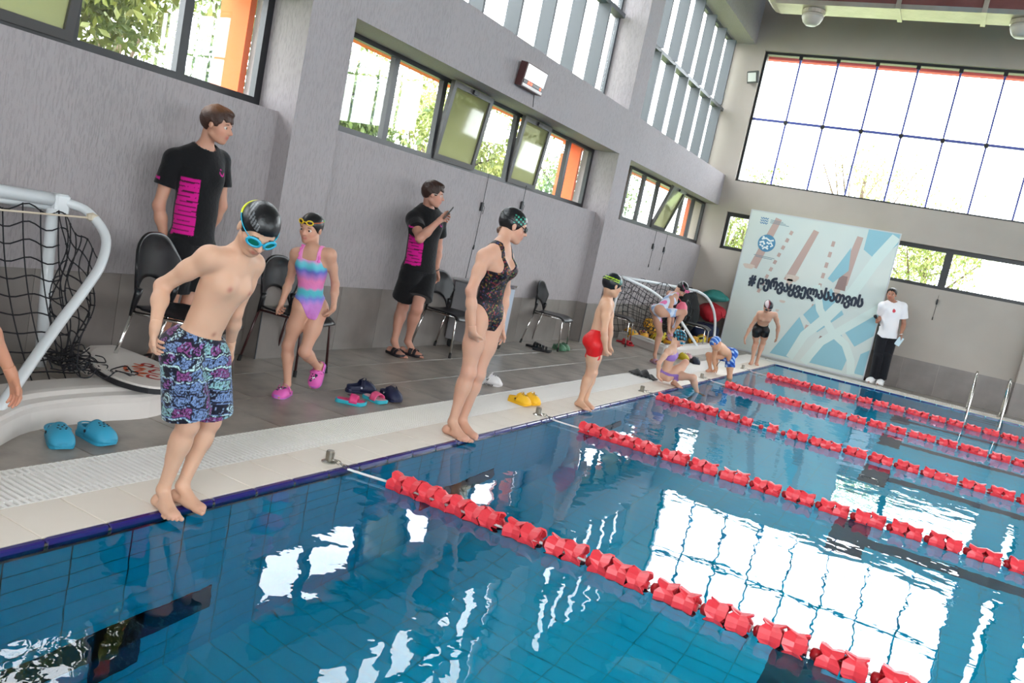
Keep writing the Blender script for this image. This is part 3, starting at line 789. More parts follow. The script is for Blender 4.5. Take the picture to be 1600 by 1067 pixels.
# perspective lane ropes and lines of the printed picture
bprint('printed_lane_line', stroke([(.20, .97), (.10, .60)], [.045, .06]) + stroke([(.47, .93), (.36, .55)], [.04, .06]) + stroke([(.76, .94), (.72, .60)], [.04, .07]), rope_p, .0012)
bprint('printed_lane_line', stroke([(.72, .66), (.715, .56)], [.05, .07]) + stroke([(.68, .22), (.655, .06)], [.03, .05]), rope_d, .0016)
rp = []
for (a, b_) in (((.31, .90), (.17, .40)), ((.60, .88), (.56, .20))):
    for k in range(9):
        t0 = k / 9; t1 = t0 + .055; rp += stroke([(a[0] + (b_[0] - a[0]) * t0, a[1] + (b_[1] - a[1]) * t0), (a[0] + (b_[0] - a[0]) * t1, a[1] + (b_[1] - a[1]) * t1)], .022)
bprint('printed_rope', rp, rope_p, .0014)
for (u_, v_, a_, b_) in ((.385, .575, .045, .03), (.375, .545, .02, .03), (.715, .515, .035, .028), (.70, .545, .02, .02), (.07, .60, .04, .022), (.36, .40, .02, .012), (.34, .33, .012, .01)):
    bprint('printed_swimmer', [[(u_ + a_ * math.cos(t) * (1 + .2 * math.sin(3 * t)), v_ + b_ * math.sin(t) * (1 + .25 * math.cos(2 * t))) for t in [i * math.pi / 10 for i in range(20)]]], mat('print_skin', 'C7B7AB', .6), .0017)
# blue wave ribbons at the lower right
bprint('printed_wave', [[(.80, 1.0), (1.0, 1.0), (1.0, .93), (.90, .80), (.80, .86)], [(.62, .62), (.72, .86), (.74, .70), (.66, .60)],
                        [(.36, .02), (.50, .32), (.58, .20), (.50, .02)], [(.52, .34), (.66, .56), (.78, .40), (.64, .24)], [(.80, .30), (1.0, .52), (1.0, .30), (.90, .20)], [(.64, .02), (.70, .20), (.80, .26), (.88, .14), (.86, .02)], [(.94, .02), (.95, .16), (1.0, .20), (1.0, .02)]], teal, .0018)
bstrip('printed_ribbon', [(.50, .02), (.56, .2), (.68, .36), (.80, .56), (.90, .82), (.98, .98)], [.05, .06, .07, .07, .07, .06], mint, .0022)
bstrip('printed_ribbon', [(.60, .01), (.68, .18), (.82, .32), (1.0, .5)], .055, mint, .0026)
bstrip('printed_ribbon', [(.56, .56), (.62, .40), (.74, .26), (.84, .2), (.90, .1), (.92, .01)], .05, mint, .003)
# emblem, small logo and their lines of small print
cx, cz, r_ = .155, .785, .062
bprint('printed_emblem', [[(cx + r_ * math.cos(t), cz + r_ * math.sin(t)) for t in [i * 2 * math.pi / 40 for i in range(40)]]], bluep, .0024)
em = stroke([(cx - .04, cz + .025), (cx - .01, cz + .035), (cx + .02, cz + .02), (cx + .045, cz + .028)], .012) + stroke([(cx - .05, cz - .002), (cx - .025, cz + .008), (cx - .012, cz - .012)], .014) + stroke([(cx + .012, cz - .004), (cx + .03, cz + .008), (cx + .045, cz - .012), (cx + .03, cz - .02)], .012) + stroke([(cx - .02, cz - .045), (cx - .005, cz - .03), (cx + .02, cz - .04)], .012) + stroke([(cx - .03, cz - .028), (cx - .018, cz - .022)], .014)
for ex, ez in ((cx - .03, cz + .04), (cx + .005, cz + .004), (cx - .04, cz - .018), (cx + .01, cz - .022)): em.append([(ex + .008 * math.cos(t), ez + .008 * math.sin(t)) for t in [i * math.pi / 4 for i in range(8)]])
bprint('printed_emblem_figures', em, mat('print_pale', 'DDE6E4', .55), .003)
lg = []
for k in range(3):
    for j in range(3):
        u0, v0 = .075 + j * .018, .962 - k * .017; lg += stroke([(u0, v0), (u0 + .009, v0 - .011), (u0 + .018, v0)], .006)
bprint('printed_logo', lg, mat('print_logo_blue', '2E6FA0', .5), .0024)
bprint('printed_small_text', [[(.145, .955), (.235, .950), (.235, .946), (.145, .951)], [(.145, .945), (.255, .940), (.255, .936), (.145, .941)], [(.145, .935), (.28, .930), (.28, .926), (.145, .931)], [(.085, .692), (.235, .688), (.235, .684), (.085, .688)], [(.10, .682), (.22, .678), (.22, .674), (.10, .678)]], mat('print_grey', '6E8690', .55), .0024)
def text_mesh(body, size, bold=.0):
    cu = bpy.data.curves.new('lettering', 'FONT'); cu.body = body; cu.size = size; cu.offset = bold; cu.align_x = 'CENTER'; cu.align_y = 'CENTER'; cu.extrude = .0008; cu.resolution_u = 4
    o = bpy.data.objects.new('lettering', cu); col.objects.link(o)
    me = bpy.data.meshes.new_from_object(o.evaluated_get(bpy.context.evaluated_depsgraph_get()))
    bpy.data.objects.remove(o); return me
def text_obj(name, body, size, m_, parent, M, bold=0.0, width=None):
    me = text_mesh(body, size, bold)
    if width:
        xs_ = [v.co.x for v in me.vertices]; s = width / (max(xs_) - min(xs_)); cx_ = (max(xs_) + min(xs_)) / 2
        for v in me.vertices: v.co.x = (v.co.x - cx_) * s
    off = world_loc(parent)
    me.transform(M); me.transform(Matrix.Translation(-off)); me.materials.clear(); me.materials.append(m_)
    o = bpy.data.objects.new(name, me); col.objects.link(o); o.parent = parent; return o
M0 = Matrix.Translation((BX0 + .49 * 2.8, BY - .006, BZ0 + .505 * 2.8)) @ Matrix.Rotation(R(90), 4, 'X')
o = text_obj('slogan', '# \u10ea\u10e3\u10e0\u10d5\u10d0\u10e7\u10d5\u10d4\u10da\u10d0\u10e1\u10d0\u10d7\u10d5\u10d8\u10e1', .29, navyp, ban, M0, bold=.008, width=2.20)
bm = bmesh.new(); bm.from_mesh(o.data); g_ = bm.verts[:] + bm.edges[:] + bm.faces[:]
for k, (dx, dz) in enumerate(((.009, .0), (-.009, 0), (0, .008), (0, -.008), (.006, .006), (-.006, -.006))):
    r_ = bmesh.ops.duplicate(bm, geom=g_); bmesh.ops.translate(bm, verts=[v for v in r_['geom'] if isinstance(v, bmesh.types.BMVert)], vec=(dx, -.0004 * (k + 1), dz))
bm.to_mesh(o.data); bm.free(); o['kind'] = 'stuff'

# ================================================================== CHAIRS
black_plastic = mat('black_shell_plastic', '121215', .33, spec=.4)
chrome = mat('chair_chrome', 'CFCCC8', .12, metal=1.0)
brown_leg = mat('dark_brown_leg', '3A1E1E', .3, spec=.5)
rubber = mat('black_rubber', '121212', .7)
def chair_meshes():
    P = {}
    s = MB()
    def seat(u, v):
        x = -.21 + .45 * u; y = (v - .5) * (.40 + .05 * math.sin(math.pi * min(1, u * 1.1)))
        z = .452 - .012 * math.cos((v - .5) * math.pi) - .05 * max(0, (u - .72) / .28) ** 2 + .006 * (1 - u)
        if u < .12: y *= .86
        return (x, y, z)
    s.grid(seat, 14, 10); P['seat'] = s
    b = MB()
    def back(u, v):
        q = u * 2 - 1; zb = .605 - .14 * abs(q) ** 2.2; zt = .855 - .17 * abs(q) ** 3.0
        z = zb + (zt - zb) * v; w = .235 - .055 * max(0, (.66 - z) / .16)
        y = q * w; x = -.245 - .10 * (z - .45) + 1.35 * y * y + .03 * max(0, (z - .75) / .1) ** 2
        return (x, y, z)
    b.grid(back, 22, 10); P['backrest'] = b
    P['back_support'] = []
    for sg in (-1, 1):
        t = MB(); t.tube([(-.19, sg * .185, .56), (-.195, sg * .186, .52), (-.205, sg * .188, .47), (-.213, sg * .188, .41)], [.026, .024, .018, .014], 8, flat=.75); P['back_support'].append(t)
    P['leg'] = []
    for sg in (-1, 1):
        P['leg'].append(MB().tube([(-.208, sg * .188, .43), (-.30, sg * .215, .012)], .0105, 8))
        P['leg'].append(MB().tube([(.185, sg * .175, .425), (.200, sg * .182, .40), (.225, sg * .20, .012)], .0105, 8))
    P['cap'] = []
    for sg in (-1, 1):
        P['cap'].append(MB().tube([(-.292, sg * .2125, .05), (-.3025, sg * .2158, 0)], .0145, 8))
        P['cap'].append(MB().tube([(.2225, sg * .1975, .05), (.2257, sg * .2005, 0)], .0145, 8))
    P['seat_rail'] = [MB().tube([(-.208, sg * .188, .428), (.185, sg * .175, .425)], .009, 8) for sg in (-1, 1)] + [MB().tube([(.15, -.17, .424), (.15, .17, .424)], .009, 8)]
    return P
def make_chair(legm):
    P = chair_meshes(); o = empty('stacking_chair', (0, 0, 0))
    P['seat'].build('seat', black_plastic, o, smooth=True, solid=.012); P['backrest'].build('backrest', black_plastic, o, smooth=True, solid=.014)
    for t in P['back_support']: t.build('back_support', black_plastic, o, smooth=True)
    for t, c_ in zip(P['leg'], P['cap']):
        l_ = t.build('leg', legm, o, smooth=True); c_.build('foot_cap', rubber, l_)
    for t in P['seat_rail']: t.build('seat_rail', legm, o, smooth=True)
    return o
ch_a = make_chair(chrome); ch_b = make_chair(brown_leg)
def put_chair(src, first, x, y, rz, label, sc=1.0):
    o = src if first else copy_tree(src)
    o.location = (x, y, 0); o.rotation_euler = (0, 0, R(rz)); o.scale = (sc, sc, sc)
    tag(o, label, 'chair', 'black shell chairs along the wall')
put_chair(ch_a, True, -1.50, 3.50, 22, 'black shell chair with chrome legs behind the boy in patterned shorts', 1.12)
put_chair(ch_b, True, -1.84, 4.83, 6, 'black shell chair with dark brown legs beside the girl in the striped swimsuit')
put_chair(ch_a, False, -2.00, 7.35, -4, 'black shell chair with chrome legs in front of the silver cabinet')
put_chair(ch_a, False, -1.99, 9.86, 8, 'black shell chair with chrome legs with green clogs under its seat')
put_chair(ch_a, False, -1.98, 12.35, 10, 'black shell chair with chrome legs above the red slides')
put_chair(ch_a, False, -1.33, 14.62, 4, 'black shell chair with chrome legs inside the far goal frame')

# ---- silver cabinet on castors
cab = empty('storage_cabinet', (-2.1, 8.15, 0)); tag(cab, 'silver grey metal cabinet on castors behind the teen swimmer', 'cabinet')
silver = mat('silver_sheet', 'A9A8AB', .3, metal=.55, noise=(2, .3), color2='9C9A9D'); pale_side = mat('pale_blue_panel', 'A3ACBA', .4)
b_ = MB(); b_.bbox(-2.27, -1.97, 7.72, 8.62, .10, .765, .02); b_.build('body', silver, cab)
MB().box(-1.97, -1.963, 7.76, 8.60, .12, .74).build('side_panel', pale_side, cab)
MB().bbox(-2.285, -1.95, 7.70, 8.64, .765, .79, .01).build('lid', mat('lid_steel', 'B8B6B6', .3, metal=.5), cab)
MB().tube([(-1.955, 7.73, .12), (-1.955, 7.73, .76)], .018, 8).build('corner_rail', chrome, cab)
MB().box(-1.99, -1.9, 8.3, 8.52, .775, .80).build('handle', chrome, cab)
for x in (-2.22, -2.02):
    for y in (7.79, 8.55):
        c_ = MB(); c_.lathe([(.048, -.015), (.052, 0), (.048, .015)], 14, Matrix.Translation((x, y, .052)) @ Matrix.Rotation(R(90), 4, 'Y')); c_.box(x - .02, x + .02, y - .015, y + .015, .06, .105); c_.build('castor', rubber, cab)

# ================================================================== GOALS
goal_white = mat('goal_white_tube', 'D5D8DA', .32, spec=.5); goal_float = mat('goal_float_shell', 'D9D2CC', .5, noise=(2, .3), color2='CEC6C0'); net_mat = mat('black_net', '17161C', .8); rope_cream = mat('cream_rope', 'C9BBA6', .8)
def smooth_path(pts, n=6):
    out = []; P = [Vector(p) for p in pts]
    for i in range(len(P) - 1):
        a, b, c_, d_ = P[max(0, i - 1)], P[i], P[i + 1], P[min(len(P) - 1, i + 2)]
        for k in range(n):
            t = k / n; out.append(.5 * ((2 * b) + (c_ - a) * t + (2 * a - 5 * b + 4 * c_ - d_) * t * t + (3 * b - a - 3 * c_ + d_) * t ** 3))
    out.append(P[-1]); return out
def net(name, fn, nu, nv, parent, r=.0042, sub=3):
    m_ = MB()
    for i in range(nu + 1): m_.tube([fn(i / nu, j / (nv * sub)) for j in range(nv * sub + 1)], r, 4, caps=False)
    for j in range(nv + 1): m_.tube([fn(i / (nu * sub), j / nv) for i in range(nu * sub + 1)], r, 4, caps=False)
    for i in range(nu + 1):
        for j in range(nv + 1):
            p = Vector(fn(i / nu, j / nv)); q = r * 2.1
            m_.add([p + Vector(d_) * q for d_ in ((1, 0, 0), (-1, 0, 0), (0, 1, 0), (0, -1, 0), (0, 0, 1), (0, 0, -1))], [(0, 2, 4), (2, 1, 4), (1, 3, 4), (3, 0, 4), (2, 0, 5), (1, 2, 5), (3, 1, 5), (0, 3, 5)])
    return tag(m_.build(name, net_mat, parent), kind='stuff')
def sweep_float(path, inw, h, parent, name='float'):
    """moulded hollow float: a rounded step profile swept along the deck; inw = width towards the inside"""
    P = smooth_path([(x, y, 0) for x, y in path], 5); prof = [(0, 0), (.004, h * .55), (.0, h * .72), (.012, h * .80), (.05, h * .86), (.07, h * .97), (.10, h), (inw - .05, h), (inw, h * .8), (inw, 0)]
    m_ = MB(); rows = []
    for i, p in enumerate(P):
        t = (P[min(len(P) - 1, i + 1)] - P[max(0, i - 1)]).normalized(); nrm = Vector((-t.y, t.x, 0))
        rows.append([p + nrm * a + Vector((0, 0, z)) for a, z in prof])
    k = len(prof); vs = [v for r_ in rows for v in r_]; fs = []
    for i in range(len(rows) - 1): fs += [(i * k + j, (i + 1) * k + j, (i + 1) * k + (j + 1) % k, i * k + (j + 1) % k) for j in range(k)]
    fs += [tuple(range(k)), tuple((len(rows) - 1) * k + j for j in range(k - 1, -1, -1))]
    m_.add(vs, fs); return m_.build(name, goal_float, parent, smooth=False)

g1 = empty('water_polo_goal', (-1.5, 2.6, 0)); tag(g1, 'white tube water polo goal with black net on its moulded float, nearest the camera', 'goal', 'water polo goals by the wall')
sweep_float([(-.70, 1.55), (-.90, 2.02), (-1.10, 2.34), (-1.13, 2.7), (-1.10, 3.0), (-1.24, 3.32), (-1.55, 3.5), (-2.05, 3.52)], .30, .17, g1)
MB().tube([(-2.05, 1.2, 1.08), (-2.05, 2.94, 1.05)], .038, 12).build('crossbar', goal_white, g1, smooth=True)
MB().tube([(-2.05, 1.2, 1.035), (-2.05, 2.92, 1.0)], .016, 8).build('net_rail', goal_white, g1, smooth=True)
MB().bbox(-2.10, -2.0, 2.90, 2.99, .98, 1.09, .012).build('corner_joint', goal_white, g1)
MB().tube(smooth_path([(-2.03, 2.97, 1.045), (-1.93, 3.05, 1.015), (-1.77, 3.07, .90), (-1.62, 2.96, .76), (-1.5, 2.80, .63), (-1.36, 2.58, .46), (-1.15, 2.28, .23), (-1.06, 2.15, .13)]), .027, 12).build('brace', goal_white, g1, smooth=True)
MB().tube([(-2.03, 2.9, 1.0), (-2.02, 2.94, .06)], .032, 12).build('post', goal_white, g1, smooth=True)
MB().tube(smooth_path([(-1.98, 1.3, .93), (-1.93, 2.2, .955), (-1.89, 3.04, .985)]), .006, 6).build('tie_rope', rope_cream, g1)
k_ = MB(); k_.lathe([(0, -.03), (.03, -.015), (.033, .015), (0, .03)], 10, Matrix.Translation((-1.89, 3.055, .99))); k_.build('rope_knot', rope_cream, g1)
def n1(u, v):
    y = 1.35 + 1.57 * u; x = -2.0 + .16 * v + .30 * v ** 2.4 + .035 * math.sin(u * 14) * v; z = .99 - .95 * v - .03 * math.sin(u * math.pi * 13) * (1 - v) * .8
    return (x, y + .05 * v * math.sin(u * 9 + 1), max(.012, z))
net('rear_net', n1, 15, 10, g1)
def n2(u, v):
    p = Vector((-1.98, 2.93, .99)).lerp(Vector((-1.66, 2.985, .80)), u); q = Vector((-1.86, 2.95, .14)).lerp(Vector((-1.42, 2.78, .20)), u)
    r_ = p.lerp(q, v); f_ = math.sin(math.pi * v)
    return (r_.x + .035 * math.sin(u * 16 + v * 5) * f_, r_.y + .05 * math.sin(v * 7 + u * 5) * f_ - .02, r_.z + .02 * math.sin(u * 11 + v * 3))
net('side_net', n2, 7, 9, g1)
m_ = MB(); rd = random.Random(5)
for q in range(22):
    t = q / 21; c_ = Vector((-1.72 + .46 * t, 2.82 + .12 * math.sin(q), .19 + .03 * rd.random())); pts = []
    a0 = rd.uniform(0, 6.28)
    for k in range(9):
        a = a0 + k * .75; pts.append(c_ + Vector((math.cos(a) * rd.uniform(.055, .09), math.sin(a) * rd.uniform(.05, .08), abs(rd.gauss(0, .02)))))
    m_.tube(smooth_path(pts, 3), .0036, 4, caps=False)
tag(m_.build('net_tangle', net_mat, g1), kind='stuff')
MB().tube(smooth_path([(-1.25, 2.85, .19), (-1.12, 2.86, .18), (-1.05, 2.88, .176), (-1.02, 2.89, .18)]), .004, 5).build('net_cord', net_mat, g1)

# white board lying on the goal float
bd = empty('white_board', (-1.38, 3.1, .178)); tag(bd, 'white board with red and orange script lying on the near goal float', 'board')
o_ = []
for k in range(40):
    a = 2 * math.pi * k / 40; L, W = .46, .21; c_ = math.cos(a); x = L * (abs(c_) ** .9) * (1 if c_ > 0 else -1); o_.append((x, W * math.sin(a) * (1 - .30 * max(0, -c_))))
T = Matrix.Translation((-1.40, 3.08, .175)) @ Matrix.Rotation(R(-17), 4, 'Z')
MB().prism([(x, y) for x, y in o_], .0, .028, T).build('rail', mat('board_black_edge', '18171C', .5), bd)
MB().prism([(x * .985, y * .96) for x, y in o_], .028, .040, T).build('deck', mat('board_white', 'DCD4CD', .45), bd)
def script(name, strokes, m_, wd):
    for st in strokes:
        q = MB(); pts = smooth_path([(x, y, 0) for x, y in st], 4)
        for P in stroke([(p.x, p.y) for p in pts], wd): q.add([T @ Vector((x, y, .0415)) for x, y in P], [(0, 1, 2, 3)])
        q.build(name, m_, bd)
script('red_lettering', [[(.03, .09), (-.02, .13), (-.06, .10), (-.03, .07), (.02, .10), (.05, .14)], [(.12, .07), (.08, .11), (.13, .14), (.19, .10), (.15, .05), (.10, .07)], [(.20, .12), (.27, .10), (.30, .04), (.25, .0), (.20, .03), (.24, .06)]], mat('red_script', 'B5231F', .5), .017)
script('orange_lettering', [[(-.05, .03), (.0, .06), (.02, -.0), (.07, .05), (.08, -.02)], [(.10, .03), (.14, -.03), (.17, .03), (.19, -.04), (.24, -.02)], [(.0, -.03), (.07, -.06), (.14, -.07)]], mat('orange_script', 'D4571E', .5), .02)

g2 = empty('water_polo_goal', (-1.6, 13.8, 0)); tag(g2, 'white tube water polo goal with black net full of balls, farther away by the corner', 'goal', 'water polo goals by the wall')
sweep_float([(-2.25, 13.22), (-1.75, 12.88), (-1.2, 12.50), (-1.02, 12.9), (-.98, 13.6), (-.98, 14.3), (-1.0, 14.95)], .26, .15, g2)
MB().tube([(-2.12, 12.45, 1.065), (-1.9, 13.4, 1.06), (-1.52, 14.78, 1.045)], .024, 10).build('crossbar', goal_white, g2, smooth=True)
MB().tube(smooth_path([(-1.52, 14.78, 1.045), (-1.36, 14.95, .97), (-1.22, 15.02, .80), (-1.13, 15.05, .58), (-1.08, 15.06, .3), (-1.05, 15.06, .0)]), .024, 10).build('arch', goal_white, g2, smooth=True)
MB().tube(smooth_path([(-2.10, 12.48, 1.06), (-1.78, 13.0, .93), (-1.5, 13.35, .72), (-1.3, 13.62, .47), (-1.05, 13.9, .14)]), .024, 10).build('brace', goal_white, g2, smooth=True)
MB().tube([(-2.15, 12.45, 1.06), (-2.2, 12.6, .02)], .024, 10).build('post', goal_white, g2, smooth=True)
MB().tube([(-1.52, 14.78, 1.04), (-1.95, 14.2, .86)], .014, 8).build('stay', goal_white, g2, smooth=True)
def n3(u, v):
    p = Vector((-2.12, 12.45, 1.05)).lerp(Vector((-1.52, 14.78, 1.03)), u)
    return (p.x - .10 * v * u - .08 * math.sin(v * 3) * (1 - u), p.y + .07 * math.sin(v * 6 + u * 9), max(.15, p.z - .88 * v - .05 * math.sin(u * 20) * (1 - v)))
net('rear_net', n3, 19, 8, g2, r=.0045)
def n4(u, v):
    a = Vector((-2.10, 12.48, 1.05)).lerp(Vector((-1.35, 13.55, .55)), u); b = Vector((-2.08, 12.95, .2)).lerp(Vector((-1.75, 13.5, .2)), u)
    r_ = a.lerp(b, v); return (r_.x, r_.y + .05 * math.sin(v * 8 + u * 4), r_.z)
net('side_net', n4, 8, 8, g2, r=.0045)

# ---- balls heaped in the far goal
ball_y = mat('ball_yellow', 'E0A11E', .55, bump=(120, .2)); ball_k = mat('ball_black', '231A1C', .6); ball_m = mat('ball_maroon', '7A2440', .6); ball_t = mat('ball_teal', '3E6C78', .6); ball_l = mat('ball_lemon', 'D9C436', .55)
def ball_mesh(r, stripes, ns=24, nr=14):
    b = MB()
    for i in range(nr):
        for k in range(ns):
            b.cur = stripes[i % len(stripes)] if (k // 3) % 2 or i in (3, 10) else 0
            def pt(i_, k_):
                t = math.pi * i_ / nr; a = 2 * math.pi * k_ / ns; return (r * math.sin(t) * math.cos(a), r * math.sin(t) * math.sin(a), -r * math.cos(t))
            b.add([pt(i, k), pt(i, k + 1), pt(i + 1, k + 1), pt(i + 1, k)], [(0, 1, 2, 3)])
    return b
bprot = []
for nm, ms, st in (('a', [ball_y, ball_k], (0, 1, 0, 0, 1, 0, 0)), ('b', [ball_y, ball_m], (1, 0, 0, 1, 0, 0, 1)), ('c', [ball_l, ball_k], (0, 1, 1, 0, 0, 1, 0)), ('d', [ball_y, ball_t], (0, 0, 1, 0, 1, 0, 0))):
    o = ball_mesh(.108, st).build('water_polo_ball', ms, smooth=True); bprot.append(o.data); bpy.data.objects.remove(o)
def ball(x, y, z, kind, rot, label):
    o = bpy.data.objects.new('water_polo_ball', bprot[kind]); o.location = (x, y, z); o.rotation_euler = rot; col.objects.link(o)
    tag(o, label, 'ball', 'water polo balls heaped in the far goal')
BL = ['yellow and black ball at the left end of the heap, behind the chair', 'yellow and maroon ball low in the heap, left of the bending girl', 'topmost big yellow ball of the heap left of the bending girl',
      'lemon and black ball just left of the bending girl standing leg', 'teal patched ball low beside the chair leg in the far goal', 'yellow ball between the legs of the bending girl', 'yellow and maroon ball right of the bending girl raised foot',
      'yellow and black ball behind the diagonal goal tube', 'lemon ball in front of the far chair', 'yellow ball under the seat of the far chair', 'yellow and maroon ball at the right end of the heap', 'yellow ball resting on the back row beside the tube', 'black and lemon ball in the second row behind the bending girl', 'yellow ball on the back row by the wall']
BP = [(-2.12, 13.35, 0), (-1.93, 13.55, 1), (-2.02, 14.02, 0), (-1.74, 13.85, 2), (-1.98, 13.16, 3), (-1.48, 13.72, 1), (-1.52, 14.3, 1), (-1.40, 14.95, 0), (-1.42, 15.5, 2), (-1.52, 15.95, 0), (-1.28, 15.85, 1), (-1.74, 14.75, 0), (-1.80, 14.25, 2), (-2.12, 14.6, 0)]
for i, (x, y, k) in enumerate(BP):
    z = .109 + (.20 if i in (2,) else 0) + (.15 if i == 11 else 0)
    ball(x, y, z, k, (i * 1.3, i * .7, i * 2.1), BL[i])

# ---- bags behind the far goal
def lump(name, c_, r_, m_, label, cat, seed, parts=()):
    rd = random.Random(seed); b = MB(); ns, nr = 20, 12; ph = [rd.uniform(0, 6.28) for _ in range(6)]
    def pt(i, k):
        t = math.pi * i / nr; a = 2 * math.pi * k / ns; d_ = 1 + .10 * math.sin(3 * a + ph[0]) * math.sin(t) + .07 * math.sin(5 * a + ph[1] + 3 * t) + .06 * math.sin(4 * t + ph[2])
        return (c_[0] + r_[0] * d_ * math.sin(t) * math.cos(a), c_[1] + r_[1] * d_ * math.sin(t) * math.sin(a), max(c_[2] - r_[2] * d_ * math.cos(t) * (1 if i > nr / 2 else .92), .002 if c_[2] < r_[2] * 1.2 else -9))
    vs = [pt(i, k) for i in range(nr + 1) for k in range(ns)]; fs = [(i * ns + k, i * ns + (k + 1) % ns, (i + 1) * ns + (k + 1) % ns, (i + 1) * ns + k) for i in range(nr) for k in range(ns)]
    b.add(vs, fs); root = empty(name, (c_[0], c_[1], max(0, c_[2] - r_[2]))); tag(root, label, cat); b.build('bag_body', m_, root, smooth=True)
    h = MB().tube(smooth_path([(c_[0] + r_[0] * .85, c_[1] - r_[1] * .4, c_[2] + r_[2] * .3), (c_[0] + r_[0] * 1.02, c_[1] - r_[1] * .3, c_[2] - r_[2] * .2), (c_[0] + r_[0] * 1.02, c_[1] + r_[1] * .3, c_[2] - r_[2] * .2), (c_[0] + r_[0] * .85, c_[1] + r_[1] * .4, c_[2] + r_[2] * .3)]), .012, 6)
    h.build('bag_handle', m_, root, smooth=True); return root
lump('sports_bag', (-1.72, 16.72, .20), (.30, .28, .20), mat('navy_fabric', '1D2747', .8, bump=(50, .3)), 'navy sports bag at the bottom of the pile beside the banner', 'bag', 1)
lump('sports_bag', (-1.66, 16.74, .63), (.27, .26, .20), mat('red_fabric', 'B3202E', .7, bump=(50, .3)), 'red sports bag in the middle of the pile beside the banner', 'bag', 2)
lump('sports_bag', (-1.68, 16.78, .97), (.26, .22, .12), mat('teal_fabric', '2E7F79', .7, bump=(50, .3)), 'teal sports bag on top of the pile beside the banner', 'bag', 3)
lump('equipment_sack', (-1.95, 15.75, .52), (.27, .46, .50), mat('black_fabric', '101013', .75, bump=(40, .3)), 'large black equipment sack standing behind the far goal', 'bag', 4)

# ================================================================== SHOES
def clog_parts(L, W, Hh):
    """one clog pointing to +x, heel at x=0: sole, upper, heel wall, strap"""
    def half(u): # half width along the length
        return W / 2 * (.74 + .36 * math.sin(min(1, u * 1.05) * math.pi * .62) ** 2) * (1 if u < .78 else math.sqrt(max(0, 1 - ((u - .78) / .225) ** 2))) * (1 if u > .1 else math.sqrt(max(0.05, 1 - ((.1 - u) / .11) ** 2)))
    us = [i / 20 for i in range(21)]
    out = [(u * L, half(u)) for u in us] + [(u * L, -half(u)) for u in reversed(us)]
    sole = MB(); n = len(out)
    lev = [(0, .94), (.006, 1.0), (.020, 1.03), (.026, .98)]
    vs = [(x if 0 < x < L else x, y * s, z + .012 * max(0, (x / L - .8) / .2) ** 2) for z, s in lev for x, y in out]
    fs = [tuple(range(n - 1, -1, -1)), tuple((len(lev) - 1) * n + i for i in range(n))]
    for j in range(len(lev) - 1): fs += [(j * n + i, j * n + (i + 1) % n, (j + 1) * n + (i + 1) % n, (j + 1) * n + i) for i in range(n)]
    sole.add(vs, fs)
    up = MB()
    def upper(a, v):
        u = .44 + .56 * a; hw = half(min(u, .995)) * 1.0; t = math.pi * v
        hh = Hh * (1 - .28 * a - .72 * a ** 5) * (.86 + .14 * math.sin(t)); c_ = math.cos(t); s_ = math.sin(t) ** .62
        x = u * L - (.05 * L * (abs(c_)) ** 2 if a < .15 else 0)
        return (x, c_ * hw, .018 + hh * s_)
    up.grid(upper, 10, 14)
    heel = MB()
    def hw_(a, v):
        ang = -1 + 2 * a; u = .50 * abs(ang) ** 1.0 + .005; y = half(max(u, .012)) * (1 if ang > 0 else -1)
        if abs(ang) < .2: y = half(.1) * math.sin(ang / .2 * math.pi / 2) * .93; u = .1 * (1 - math.cos(ang / .2 * math.pi / 2)) + .005
        return (u * L + .004, y * .97, .018 + v * Hh * (.42 + .25 * abs(ang) ** 2))
    heel.grid(hw_, 24, 3)
    st = MB(); pts = []
    for k in range(13):
        a = -1 + 2 * k / 12; pts.append((L * (.44 - .40 * math.cos(a * math.pi / 2)), half(.44) * 1.04 * math.sin(a * math.pi / 2), Hh * .62 + .012))
    st.tube(pts, .009, 6, flat=.35)
    return sole, up, heel, st
def clog(x, y, rz, col_up, label, group, L=.235, col_sole=None, strap_front=True, z=0, parent=None, extra=None, tilt=0, name='clog', Hh=None):
    sole, up, heel, st = clog_parts(L, L * .42, Hh or L * .34)
    o = empty(name, (x, y, z)); o.rotation_euler = (0, R(tilt), R(rz))
    if parent is not None:
        o.parent = parent; o.location = Vector((x, y, z)) - world_loc(parent)
    else: tag(o, label, 'shoe', group)
    mu = mat('clog_' + col_up, col_up, .55, bump=(90, .06)); ms = mat('clog_' + col_sole, col_sole, .6) if col_sole else mu
    sole.build('sole', ms, o, world=False); up.build('upper', mu, o, world=False, smooth=True, solid=.005); heel.build('heel_wall', mu, o, world=False, smooth=True, solid=.005)
    if strap_front: # strap turned forward over the instep
        for i, v in enumerate(st.v): st.v[i] = (2 * L * .44 - v[0] - L * .10 if False else L * .44 + (L * .44 - v[0]) * .32, v[1] * 1.0, L * .34 * 1.08 * math.sqrt(max(0, 1 - (v[1] / (L * .25)) ** 2)) + .028)
    st.build('strap', mu, o, world=False, smooth=True)
    for sg in (-1, 1): MB().lathe([(.008, 0), (.008, .004), (0, .006)], 8, Matrix.Translation((L * .42, sg * L * .205, L * .2)) @ Matrix.Rotation(R(-90 * sg), 4, 'X')).build('rivet', mat('rivet_' + (extra or 'dark'), extra or '20242C', .4), o, world=False)
    h = MB()
    for a_, b_ in ((.60, -.05), (.60, .05), (.68, -.08), (.68, 0), (.68, .08), (.76, -.05), (.76, .05)):
        zz = .022 + (Hh or L * .34) * (1 - .28 * (a_ - .44) / .56) * (1 - (b_ / .24) ** 2) ** .5
        h.lathe([(.005, 0), (.005, .0022), (0, .0024)], 6, Matrix.Translation((a_ * L, b_ * L, zz)))
    tag(h.build('vent_holes', mat('vent_dark', '2A2A2E', .8), o, world=False), kind='stuff')
    return o
